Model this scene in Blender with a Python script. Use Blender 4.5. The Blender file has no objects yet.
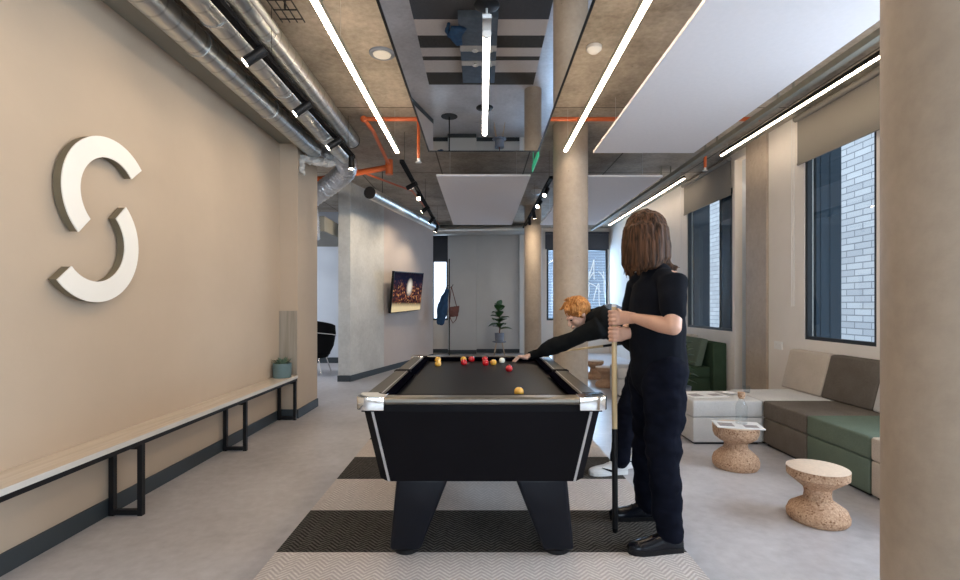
import bpy, bmesh, math, random
from mathutils import Vector, Matrix, noise
random.seed(7)
scene = bpy.context.scene
COL = scene.collection
PI = math.pi
V = Vector
H_CAM = 1.265

# ------------------------------------------------------------ materials
def new_mat(name):
    m = bpy.data.materials.new(name); m.use_nodes = True
    nt = m.node_tree
    return m, nt, nt.nodes['Principled BSDF']

def N(nt, kind, **kw):
    n = nt.nodes.new(kind)
    for k, v in kw.items():
        if k in n.inputs: n.inputs[k].default_value = v
        else: setattr(n, k, v)
    return n

def rgba(c): return (c[0], c[1], c[2], 1.0)

def mat(name, c, rough=.6, metal=0., var=.06, scale=6., bump=0., bscale=40., coat=0., spec=.5, stretch=None, c2=None, detail=6, sheen=0.):
    m, nt, b = new_mat(name)
    tc = N(nt, 'ShaderNodeTexCoord')
    mp = N(nt, 'ShaderNodeMapping'); nt.links.new(tc.outputs['Object'], mp.inputs[0])
    if stretch: mp.inputs['Scale'].default_value = stretch
    nz = N(nt, 'ShaderNodeTexNoise', Scale=scale, Detail=detail, Roughness=.6)
    nt.links.new(mp.outputs[0], nz.inputs['Vector'])
    r = N(nt, 'ShaderNodeValToRGB')
    if c2 is None:
        lo = [max(0, x*(1-var)) for x in c]; hi = [min(1, x*(1+var)) for x in c]
    else: lo, hi = c, c2
    r.color_ramp.elements[0].position = .3; r.color_ramp.elements[1].position = .7
    r.color_ramp.elements[0].color = rgba(lo); r.color_ramp.elements[1].color = rgba(hi)
    nt.links.new(nz.outputs['Fac'], r.inputs[0]); nt.links.new(r.outputs[0], b.inputs['Base Color'])
    b.inputs['Roughness'].default_value = rough; b.inputs['Metallic'].default_value = metal
    b.inputs['Coat Weight'].default_value = coat; b.inputs['Specular IOR Level'].default_value = spec
    b.inputs['Sheen Weight'].default_value = sheen
    if bump:
        n2 = N(nt, 'ShaderNodeTexNoise', Scale=bscale, Detail=4.)
        nt.links.new(mp.outputs[0], n2.inputs['Vector'])
        bp = N(nt, 'ShaderNodeBump', Strength=bump, Distance=.01)
        nt.links.new(n2.outputs['Fac'], bp.inputs['Height']); nt.links.new(bp.outputs[0], b.inputs['Normal'])
    return m

def emit(name, c, s):
    m, nt, b = new_mat(name)
    b.inputs['Base Color'].default_value = rgba(c)
    b.inputs['Emission Color'].default_value = rgba(c); b.inputs['Emission Strength'].default_value = s
    return m

def concrete(name, lo, hi, rough=.75, seams=None, spots=True, grain=1.6):
    m, nt, b = new_mat(name)
    tc = N(nt, 'ShaderNodeTexCoord')
    n1 = N(nt, 'ShaderNodeTexNoise', Scale=grain, Detail=9., Roughness=.65)
    n2 = N(nt, 'ShaderNodeTexNoise', Scale=grain*14, Detail=5., Roughness=.6)
    nt.links.new(tc.outputs['Object'], n1.inputs['Vector']); nt.links.new(tc.outputs['Object'], n2.inputs['Vector'])
    mx = N(nt, 'ShaderNodeMix', data_type='FLOAT'); mx.inputs['Factor'].default_value = .3
    nt.links.new(n1.outputs['Fac'], mx.inputs['A']); nt.links.new(n2.outputs['Fac'], mx.inputs['B'])
    r = N(nt, 'ShaderNodeValToRGB')
    r.color_ramp.elements[0].position = .36; r.color_ramp.elements[1].position = .64
    r.color_ramp.elements[0].color = rgba(lo); r.color_ramp.elements[1].color = rgba(hi)
    nt.links.new(mx.outputs[0], r.inputs[0])
    out = r.outputs[0]
    hgt = n2.outputs['Fac']
    if spots:
        vo = N(nt, 'ShaderNodeTexVoronoi', Scale=6.)
        nt.links.new(tc.outputs['Object'], vo.inputs['Vector'])
        cr = N(nt, 'ShaderNodeValToRGB')
        cr.color_ramp.elements[0].position = .02; cr.color_ramp.elements[1].position = .045
        cr.color_ramp.elements[0].color = (.45, .42, .4, 1); cr.color_ramp.elements[1].color = (1, 1, 1, 1)
        nt.links.new(vo.outputs['Distance'], cr.inputs[0])
        mm = N(nt, 'ShaderNodeMix', data_type='RGBA', blend_type='MULTIPLY'); mm.inputs['Factor'].default_value = 1.
        nt.links.new(out, mm.inputs['A']); nt.links.new(cr.outputs[0], mm.inputs['B']); out = mm.outputs['Result']
    if seams:
        bw, bh, off = seams
        mp = N(nt, 'ShaderNodeMapping'); mp.inputs['Location'].default_value = off
        nt.links.new(tc.outputs['Object'], mp.inputs[0])
        bk = N(nt, 'ShaderNodeTexBrick', offset=0.0)
        bk.inputs['Color1'].default_value = (1, 1, 1, 1); bk.inputs['Color2'].default_value = (.86, .85, .84, 1)
        bk.inputs['Mortar'].default_value = (.3, .28, .26, 1); bk.inputs['Scale'].default_value = 1.
        bk.inputs['Mortar Size'].default_value = .011; bk.inputs['Mortar Smooth'].default_value = .3
        bk.inputs['Brick Width'].default_value = bw; bk.inputs['Row Height'].default_value = bh
        nt.links.new(mp.outputs[0], bk.inputs['Vector'])
        mm = N(nt, 'ShaderNodeMix', data_type='RGBA', blend_type='MULTIPLY'); mm.inputs['Factor'].default_value = 1.
        nt.links.new(out, mm.inputs['A']); nt.links.new(bk.outputs['Color'], mm.inputs['B']); out = mm.outputs['Result']
    nt.links.new(out, b.inputs['Base Color'])
    rr = N(nt, 'ShaderNodeMapRange'); rr.inputs['To Min'].default_value = rough-.08; rr.inputs['To Max'].default_value = rough+.1
    nt.links.new(n1.outputs['Fac'], rr.inputs['Value']); nt.links.new(rr.outputs[0], b.inputs['Roughness'])
    bp = N(nt, 'ShaderNodeBump', Strength=.15, Distance=.01)
    nt.links.new(hgt, bp.inputs['Height']); nt.links.new(bp.outputs[0], b.inputs['Normal'])
    return m

def brick(name):
    m, nt, b = new_mat(name)
    tc = N(nt, 'ShaderNodeTexCoord'); sp = N(nt, 'ShaderNodeSeparateXYZ'); cb = N(nt, 'ShaderNodeCombineXYZ')
    nt.links.new(tc.outputs['Object'], sp.inputs[0])
    nt.links.new(sp.outputs['Y'], cb.inputs['X']); nt.links.new(sp.outputs['Z'], cb.inputs['Y'])
    bk = N(nt, 'ShaderNodeTexBrick'); nt.links.new(cb.outputs[0], bk.inputs['Vector'])
    bk.inputs['Color1'].default_value = (.44, .45, .46, 1); bk.inputs['Color2'].default_value = (.34, .35, .365, 1)
    bk.inputs['Mortar'].default_value = (.17, .18, .195, 1); bk.inputs['Scale'].default_value = 1.
    bk.inputs['Brick Width'].default_value = .34; bk.inputs['Row Height'].default_value = .105
    bk.inputs['Mortar Size'].default_value = .009
    nt.links.new(bk.outputs['Color'], b.inputs['Base Color']); b.inputs['Roughness'].default_value = .85
    bp = N(nt, 'ShaderNodeBump', Strength=.6, Distance=.02, invert=True)
    nt.links.new(bk.outputs['Fac'], bp.inputs['Height']); nt.links.new(bp.outputs[0], b.inputs['Normal'])
    return m

def thin_glass(name, tint=(.93, .97, 1)):
    m, nt, b = new_mat(name)
    nt.nodes.remove(b)
    o = nt.nodes['Material Output']
    tr = N(nt, 'ShaderNodeBsdfTransparent'); tr.inputs[0].default_value = rgba(tint)
    gl = N(nt, 'ShaderNodeBsdfGlossy'); gl.inputs['Roughness'].default_value = .02
    fr = N(nt, 'ShaderNodeFresnel')
    ge = N(nt, 'ShaderNodeNewGeometry'); io = N(nt, 'ShaderNodeMapRange'); io.inputs['To Min'].default_value = 1.4; io.inputs['To Max'].default_value = 1/1.4
    nt.links.new(ge.outputs['Backfacing'], io.inputs['Value']); nt.links.new(io.outputs[0], fr.inputs[0])
    mx = N(nt, 'ShaderNodeMixShader')
    nt.links.new(fr.outputs[0], mx.inputs[0]); nt.links.new(tr.outputs[0], mx.inputs[1]); nt.links.new(gl.outputs[0], mx.inputs[2])
    nt.links.new(mx.outputs[0], o.inputs[0])
    return m

def herringbone(name, lo, hi):
    m, nt, b = new_mat(name)
    tc = N(nt, 'ShaderNodeTexCoord'); sp = N(nt, 'ShaderNodeSeparateXYZ'); nt.links.new(tc.outputs['Object'], sp.inputs[0])
    pp = N(nt, 'ShaderNodeMath', operation='PINGPONG'); pp.inputs[1].default_value = .05
    nt.links.new(sp.outputs['X'], pp.inputs[0])
    ad = N(nt, 'ShaderNodeMath', operation='ADD'); nt.links.new(pp.outputs[0], ad.inputs[0]); nt.links.new(sp.outputs['Y'], ad.inputs[1])
    ml = N(nt, 'ShaderNodeMath', operation='MULTIPLY'); ml.inputs[1].default_value = 2*PI/.028
    nt.links.new(ad.outputs[0], ml.inputs[0])
    sn = N(nt, 'ShaderNodeMath', operation='SINE'); nt.links.new(ml.outputs[0], sn.inputs[0])
    mr = N(nt, 'ShaderNodeMapRange'); mr.inputs['From Min'].default_value = -1.
    nt.links.new(sn.outputs[0], mr.inputs['Value'])
    nz = N(nt, 'ShaderNodeTexNoise', Scale=60., Detail=4.); nt.links.new(tc.outputs['Object'], nz.inputs['Vector'])
    mul = N(nt, 'ShaderNodeMath', operation='MULTIPLY'); nt.links.new(mr.outputs[0], mul.inputs[0]); nt.links.new(nz.outputs['Fac'], mul.inputs[1])
    r = N(nt, 'ShaderNodeValToRGB'); r.color_ramp.elements[0].color = rgba(lo); r.color_ramp.elements[1].color = rgba(hi)
    r.color_ramp.elements[0].position = .05; r.color_ramp.elements[1].position = .55
    nt.links.new(mul.outputs[0], r.inputs[0]); nt.links.new(r.outputs[0], b.inputs['Base Color'])
    b.inputs['Roughness'].default_value = .95; b.inputs['Specular IOR Level'].default_value = .15
    bp = N(nt, 'ShaderNodeBump', Strength=.5, Distance=.004)
    nt.links.new(mr.outputs[0], bp.inputs['Height']); nt.links.new(bp.outputs[0], b.inputs['Normal'])
    return m

def weave(name, lo, hi, sc=260.):
    m, nt, b = new_mat(name)
    tc = N(nt, 'ShaderNodeTexCoord')
    nz = N(nt, 'ShaderNodeTexNoise', Scale=sc, Detail=2.); nt.links.new(tc.outputs['Object'], nz.inputs['Vector'])
    n2 = N(nt, 'ShaderNodeTexNoise', Scale=5., Detail=3.); nt.links.new(tc.outputs['Object'], n2.inputs['Vector'])
    mx = N(nt, 'ShaderNodeMix', data_type='FLOAT'); mx.inputs['Factor'].default_value = .3
    nt.links.new(nz.outputs['Fac'], mx.inputs['A']); nt.links.new(n2.outputs['Fac'], mx.inputs['B'])
    r = N(nt, 'ShaderNodeValToRGB'); r.color_ramp.elements[0].color = rgba(lo); r.color_ramp.elements[1].color = rgba(hi)
    r.color_ramp.elements[0].position = .35; r.color_ramp.elements[1].position = .65
    nt.links.new(mx.outputs[0], r.inputs[0]); nt.links.new(r.outputs[0], b.inputs['Base Color'])
    b.inputs['Roughness'].default_value = .95; b.inputs['Specular IOR Level'].default_value = .0
    bp = N(nt, 'ShaderNodeBump', Strength=.25, Distance=.003)
    nt.links.new(nz.outputs['Fac'], bp.inputs['Height']); nt.links.new(bp.outputs[0], b.inputs['Normal'])
    return m

def cork_mat(name):
    m, nt, b = new_mat(name)
    tc = N(nt, 'ShaderNodeTexCoord')
    vo = N(nt, 'ShaderNodeTexVoronoi', Scale=125.); nt.links.new(tc.outputs['Object'], vo.inputs['Vector'])
    sp = N(nt, 'ShaderNodeSeparateColor'); nt.links.new(vo.outputs['Color'], sp.inputs[0])
    r = N(nt, 'ShaderNodeValToRGB')
    e = r.color_ramp.elements; e[0].color = (.22, .11, .055, 1); e[0].position = 0; e[1].color = (.62, .42, .28, 1); e[1].position = 1
    x = e.new(.12); x.color = (.42, .25, .155, 1); x = e.new(.55); x.color = (.52, .33, .21, 1)
    nt.links.new(sp.outputs[0], r.inputs[0]); nt.links.new(r.outputs[0], b.inputs['Base Color'])
    b.inputs['Roughness'].default_value = .8; b.inputs['Specular IOR Level'].default_value = .25
    bp = N(nt, 'ShaderNodeBump', Strength=.3, Distance=.003)
    nt.links.new(vo.outputs['Distance'], bp.inputs['Height']); nt.links.new(bp.outputs[0], b.inputs['Normal'])
    return m

def wood_mat(name, lo, hi, axis='Y', rough=.45):
    m, nt, b = new_mat(name)
    tc = N(nt, 'ShaderNodeTexCoord'); mp = N(nt, 'ShaderNodeMapping')
    mp.inputs['Scale'].default_value = {'Y': (14, .7, 14), 'Z': (16, 16, .8), 'X': (.7, 14, 14)}[axis]
    nt.links.new(tc.outputs['Object'], mp.inputs[0])
    nz = N(nt, 'ShaderNodeTexNoise', Scale=2.5, Detail=8., Distortion=.4); nt.links.new(mp.outputs[0], nz.inputs['Vector'])
    r = N(nt, 'ShaderNodeValToRGB'); r.color_ramp.elements[0].color = rgba(lo); r.color_ramp.elements[1].color = rgba(hi)
    r.color_ramp.elements[0].position = .32; r.color_ramp.elements[1].position = .68
    nt.links.new(nz.outputs['Fac'], r.inputs[0]); nt.links.new(r.outputs[0], b.inputs['Base Color'])
    b.inputs['Roughness'].default_value = rough
    return m

def spiral_mat(name, tint=(.62, .63, .62)):
    m, nt, b = new_mat(name)
    tc = N(nt, 'ShaderNodeTexCoord')
    mp = N(nt, 'ShaderNodeMapping'); nt.links.new(tc.outputs['Object'], mp.inputs[0])
    wv = N(nt, 'ShaderNodeTexWave', wave_type='BANDS', bands_direction='Y', Scale=2.3, Distortion=0.)
    nt.links.new(mp.outputs[0], wv.inputs['Vector'])
    cr = N(nt, 'ShaderNodeValToRGB'); cr.color_ramp.elements[0].position = .0; cr.color_ramp.elements[1].position = .06
    cr.color_ramp.elements[0].color = rgba([x*.72 for x in tint]); cr.color_ramp.elements[1].color = rgba(tint)
    nt.links.new(wv.outputs['Fac'], cr.inputs[0])
    nz = N(nt, 'ShaderNodeTexNoise', Scale=9., Detail=5.); nt.links.new(mp.outputs[0], nz.inputs['Vector'])
    r2 = N(nt, 'ShaderNodeMapRange'); r2.inputs['To Min'].default_value = .24; r2.inputs['To Max'].default_value = .5
    nt.links.new(nz.outputs['Fac'], r2.inputs['Value']); nt.links.new(r2.outputs[0], b.inputs['Roughness'])
    nt.links.new(cr.outputs[0], b.inputs['Base Color']); b.inputs['Metallic'].default_value = .95
    bp = N(nt, 'ShaderNodeBump', Strength=.3, Distance=.01)
    nt.links.new(cr.outputs[0], bp.inputs['Height']); nt.links.new(bp.outputs[0], b.inputs['Normal'])
    return m

def hair_mat(name, lo, hi):
    m, nt, b = new_mat(name)
    tc = N(nt, 'ShaderNodeTexCoord'); mp = N(nt, 'ShaderNodeMapping'); mp.inputs['Scale'].default_value = (60, 60, 5)
    nt.links.new(tc.outputs['Object'], mp.inputs[0])
    nz = N(nt, 'ShaderNodeTexNoise', Scale=1.6, Detail=5., Distortion=.3); nt.links.new(mp.outputs[0], nz.inputs['Vector'])
    r = N(nt, 'ShaderNodeValToRGB'); r.color_ramp.elements[0].color = rgba(lo); r.color_ramp.elements[1].color = rgba(hi)
    r.color_ramp.elements[0].position = .35; r.color_ramp.elements[1].position = .65
    nt.links.new(nz.outputs['Fac'], r.inputs[0]); nt.links.new(r.outputs[0], b.inputs['Base Color'])
    b.inputs['Roughness'].default_value = .6; b.inputs['Specular IOR Level'].default_value = .15
    bp = N(nt, 'ShaderNodeBump', Strength=.7, Distance=.006)
    nt.links.new(nz.outputs['Fac'], bp.inputs['Height']); nt.links.new(bp.outputs[0], b.inputs['Normal'])
    return m

def screen_mat(name):
    m, nt, b = new_mat(name)
    nt.nodes.remove(b); o = nt.nodes['Material Output']
    tc = N(nt, 'ShaderNodeTexCoord')
    vo = N(nt, 'ShaderNodeTexVoronoi', Scale=26.); nt.links.new(tc.outputs['Generated'], vo.inputs['Vector'])
    hs = N(nt, 'ShaderNodeHueSaturation'); 
    r = N(nt, 'ShaderNodeValToRGB'); e = r.color_ramp.elements
    e[0].color = (.01, .008, .012, 1); e[0].position = .0; e[1].color = (.7, .33, .12, 1); e[1].position = .98
    x = e.new(.55); x.color = (.03, .015, .02, 1); x = e.new(.8); x.color = (.2, .05, .03, 1)
    sp = N(nt, 'ShaderNodeSeparateColor'); nt.links.new(vo.outputs['Color'], sp.inputs[0]); nt.links.new(sp.outputs[0], r.inputs[0])
    # vertical zoning: bright stage floor at the bottom, pale figure in the middle
    sx = N(nt, 'ShaderNodeSeparateXYZ'); nt.links.new(tc.outputs['Generated'], sx.inputs[0])
    zr = N(nt, 'ShaderNodeValToRGB'); z = zr.color_ramp.elements
    z[0].color = (.75, .6, .35, 1); z[0].position = .12; z[1].color = (.01, .01, .02, 1); z[1].position = .95
    x = z.new(.24); x.color = (.03, .012, .01, 1); x = z.new(.6); x.color = (.02, .012, .015, 1); x = z.new(.72); x.color = (.012, .014, .035, 1)
    nt.links.new(sx.outputs['Z'], zr.inputs[0])
    mp = N(nt, 'ShaderNodeMapping'); mp.inputs['Location'].default_value = (0, -.52, -.62); mp.inputs['Scale'].default_value = (0, 1, 1)
    mp.vector_type = 'POINT'; mp.inputs['Location'].default_value = (0, -.52*9, -.62*4.2); mp.inputs['Scale'].default_value = (0, 9, 4.2)
    nt.links.new(tc.outputs['Generated'], mp.inputs[0])
    ln = N(nt, 'ShaderNodeVectorMath', operation='LENGTH'); nt.links.new(mp.outputs[0], ln.inputs[0])
    fr = N(nt, 'ShaderNodeMapRange'); fr.inputs['From Min'].default_value = .4; fr.inputs['From Max'].default_value = 1.; fr.inputs['To Min'].default_value = 1.; fr.inputs['To Max'].default_value = 0.
    nt.links.new(ln.outputs['Value'], fr.inputs['Value'])
    mk = N(nt, 'ShaderNodeValToRGB'); q = mk.color_ramp.elements
    q[0].color = (.15, .15, .15, 1); q[0].position = .18; q[1].color = (.02, .02, .03, 1); q[1].position = .8
    x = q.new(.35); x.color = (1, 1, 1, 1); x = q.new(.6); x.color = (.6, .6, .7, 1)
    nt.links.new(sx.outputs['Z'], mk.inputs[0])
    mv = N(nt, 'ShaderNodeMix', data_type='RGBA', blend_type='MULTIPLY'); mv.inputs['Factor'].default_value = 1.
    nt.links.new(r.outputs[0], mv.inputs['A']); nt.links.new(mk.outputs[0], mv.inputs['B'])
    ad = N(nt, 'ShaderNodeMix', data_type='RGBA', blend_type='ADD'); ad.inputs['Factor'].default_value = 1.
    nt.links.new(mv.outputs['Result'], ad.inputs['A']); nt.links.new(zr.outputs[0], ad.inputs['B'])
    a2 = N(nt, 'ShaderNodeMix', data_type='RGBA'); a2.inputs['B'].default_value = (.8, .72, .62, 1)
    nt.links.new(fr.outputs[0], a2.inputs['Factor']); nt.links.new(ad.outputs['Result'], a2.inputs['A'])
    em = N(nt, 'ShaderNodeEmission'); em.inputs['Strength'].default_value = .5
    nt.links.new(a2.outputs['Result'], em.inputs[0]); nt.links.new(em.outputs[0], o.inputs[0])
    return m

M = dict(
    wall_tan=mat('tan plaster', (.50, .395, .295), rough=.85, var=.05, scale=1.3, bump=.05),
    wall_white=mat('off white plaster', (.80, .745, .69), rough=.85, var=.03, scale=2., bump=.04),
    wall_pink=mat('pale pinkish plaster', (.62, .54, .50), rough=.85, var=.04, scale=2., bump=.04),
    wall_blue=mat('cool white plaster', (.62, .66, .72), rough=.85, var=.03, scale=2.),
    wall_grey=mat('light grey wall board', (.58, .58, .575), rough=.8, var=.04, scale=1.5),
    shade_dark=mat('dark grey blind', (.075, .077, .09), rough=.9, var=.05),
    base=mat('charcoal skirting', (.035, .045, .052), rough=.5, var=.05),
    floor=concrete('polished concrete floor', (.36, .34, .35), (.56, .54, .555), rough=.30, spots=False, grain=1.1),
    ceil=concrete('board marked concrete', (.24, .205, .165), (.56, .49, .41), rough=.8, seams=(1.25, 2.45, (.2, .1, 0))),
    col=concrete('cast concrete column', (.36, .29, .225), (.49, .405, .32), rough=.6),
    col_grey=concrete('smooth grey concrete', (.50, .49, .46), (.68, .67, .64), rough=.6),
    mirror=mat('mirror', (.86, .88, .9), rough=.01, metal=1., var=0.),
    panel=mat('white acoustic panel', (.80, .76, .77), rough=.95, var=.02, scale=30., bump=.05, bscale=200.),
    black=mat('black metal', (.009, .009, .010), rough=.4, var=.1, spec=.25),
    black_matt=mat('matt black', (.007, .007, .008), rough=.8, var=.1, spec=.1),
    strip=emit('warm white lamp tube', (1., .80, .57), 24.),
    uplight=emit('added ceiling uplight', (1., .80, .57), 9.),  # glow for the added upward face of the strips
    strip_soft=emit('soft warm lamp tube', (1., .82, .62), 14.),
    strip_cool=emit('white lamp tube', (1., .93, .84), 14.),
    spot=emit('spot lamp face', (1., .86, .66), 18.),
    alu=mat('aluminium', (.68, .67, .65), rough=.35, metal=.9, var=.05),
    chrome=mat('chrome', (.88, .87, .85), rough=.12, metal=1., var=.03),
    duct=spiral_mat('galvanised duct'),
    foil=mat('crinkled foil', (.7, .72, .75), rough=.3, metal=.9, var=.1, bump=1., bscale=45.),
    ledge=mat('grey painted steel', (.27, .26, .22), rough=.6, var=.05),
    cloth_black=weave('charcoal baize', (.0012, .0012, .0028), (.003, .003, .006), 300.),
    cab=mat('black laminate', (.006, .0055, .007), rough=.45, var=.1, spec=.07),
    leg_black=mat('black moulded leg', (.007, .008, .012), rough=.35, var=.1, spec=.18),
    silver=mat('silver inlay', (.55, .55, .56), rough=.35, metal=.6, var=.02),
    rail_dark=mat('dark brushed rail', (.075, .066, .054), rough=.38, metal=.8, var=.1, stretch=(30, 30, 30)),
    rail=mat('dark metallic rail', (.15, .135, .115), rough=.33, metal=.85, var=.1, stretch=(30, 30, 30)),
    wood=wood_mat('pale oak bench', (.53, .44, .35), (.67, .58, .49)),
    edge=mat('pale grey laminate edge', (.6, .57, .53), rough=.6, var=.03),
    panelwood=wood_mat('washed wood panel', (.27, .23, .18), (.37, .32, .26), 'Z', .6),
    logo=mat('white sign face', (.88, .84, .77), rough=.5, var=.01),
    logo_side=mat('bronze sign edge', (.17, .14, .09), rough=.5, var=.05),
    orange=mat('orange sprinkler pipe', (.62, .13, .035), rough=.4, var=.08),
    navy=mat('navy aluminium', (.003, .020, .036), rough=.5, var=.1, scale=1.),
    frame=mat('black window frame', (.012, .016, .02), rough=.35, var=.05),
    blind=mat('taupe roller blind', (.24, .215, .185), rough=.9, var=.03, scale=200.),
    glass=thin_glass('window glass'),
    bottle=thin_glass('clear bottle glass', (.93, .95, .96)),
    brick=brick('white glazed brick'),
    cork=cork_mat('cork'),
    cork_top=mat('smooth cork', (.60, .47, .36), rough=.8, var=.08, scale=60.),
    f_light=weave('stone grey fabric', (.50, .48, .46), (.66, .64, .62)),
    f_beige=weave('beige fabric', (.42, .36, .30), (.58, .51, .44)),
    f_dark=weave('brown grey fabric', (.10, .085, .07), (.175, .15, .13)),
    f_green=weave('sage green fabric', (.10, .13, .10), (.155, .19, .15)),
    f_greend=weave('deep green fabric', (.035, .06, .038), (.06, .09, .058)),
    paper=mat('paper', (.78, .76, .74), rough=.7, var=.05),
    ink=mat('printed picture', (.12, .12, .15), rough=.6, var=.6, scale=30., c2=(.5, .42, .38)),
    white=mat('white plastic', (.82, .81, .79), rough=.4, var=.02),
    red=mat('red ball resin', (.55, .012, .018), rough=.12, var=.02, coat=.6),
    yellow=mat('yellow ball resin', (.80, .42, .06), rough=.12, var=.02, coat=.6),
    ivory=mat('white ball resin', (.82, .84, .74), rough=.12, var=.02, coat=.6),
    leaf=mat('dark leaf', (.02, .06, .022), rough=.4, var=.5, scale=9., c2=(.05, .13, .04)),
    leaf_pale=mat('grey green leaf', (.05, .1, .06), rough=.5, var=.5, scale=9., c2=(.14, .2, .13)),
    pot=mat('teal glazed pot', (.13, .2, .21), rough=.45, var=.1),
    potgrey=mat('grey pot', (.2, .23, .29), rough=.6, var=.1),
    soil=mat('soil', (.03, .02, .015), rough=1., var=.3, scale=60.),
    ply=mat('pale wood leg', (.55, .42, .3), rough=.5, var=.1),
    denim_coat=mat('blue cloth', (.02, .07, .16), rough=.85, var=.3, scale=12.),
    leather=mat('brown leather', (.15, .05, .04), rough=.5, var=.3, scale=12.),
    skin=mat('skin', (.66, .38, .27), rough=.5, var=.06, scale=10.),
    skin2=mat('fair skin', (.74, .46, .35), rough=.5, var=.06, scale=10.),
    tee=mat('black cotton', (.005, .006, .010), spec=.12, rough=.9, var=.2, scale=20., bump=.15, bscale=25.),
    jeans=mat('navy denim', (.004, .005, .011), spec=.10, rough=.9, var=.3, scale=15., bump=.2, bscale=30.),
    hoodie=mat('black fleece', (.009, .010, .011), spec=.12, rough=.95, var=.25, scale=15., bump=.25, bscale=22.),
    shoe=mat('polished black leather', (.004, .005, .009), rough=.2, var=.1, spec=.3),
    shoew=mat('white leather', (.72, .71, .70), rough=.5, var=.03),
    hair=hair_mat('brown hair', (.014, .0065, .003), (.10, .045, .021)),
    ginger=hair_mat('ginger hair', (.27, .09, .022), (.60, .28, .09)),
    cue=wood_mat('pale cue wood', (.62, .44, .22), (.72, .55, .32), 'Z', .3),
    screen=screen_mat('screen picture'),
    rug_l=herringbone('light herringbone carpet', (.50, .44, .41), (.74, .67, .63)),
    rug_d=herringbone('dark herringbone carpet', (.022, .019, .017), (.13, .118, .105)),
    rug_m=herringbone('mid grey carpet', (.06, .06, .065), (.11, .11, .12)),
    green=emit('green sign', (.03, .35, .18), .35),
    eye=mat('eye', (.03, .02, .015), rough=.1, var=0),
    lips=mat('lips', (.5, .2, .17), rough=.5, var=0),
    shutter=mat('blue grey shutter', (.25, .32, .42), rough=.6, var=.1, stretch=(1, 1, 12), scale=3.),
    denimgrey=mat('blue grey cloth', (.10, .13, .17), rough=.9, var=.2, scale=10.),
)

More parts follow.
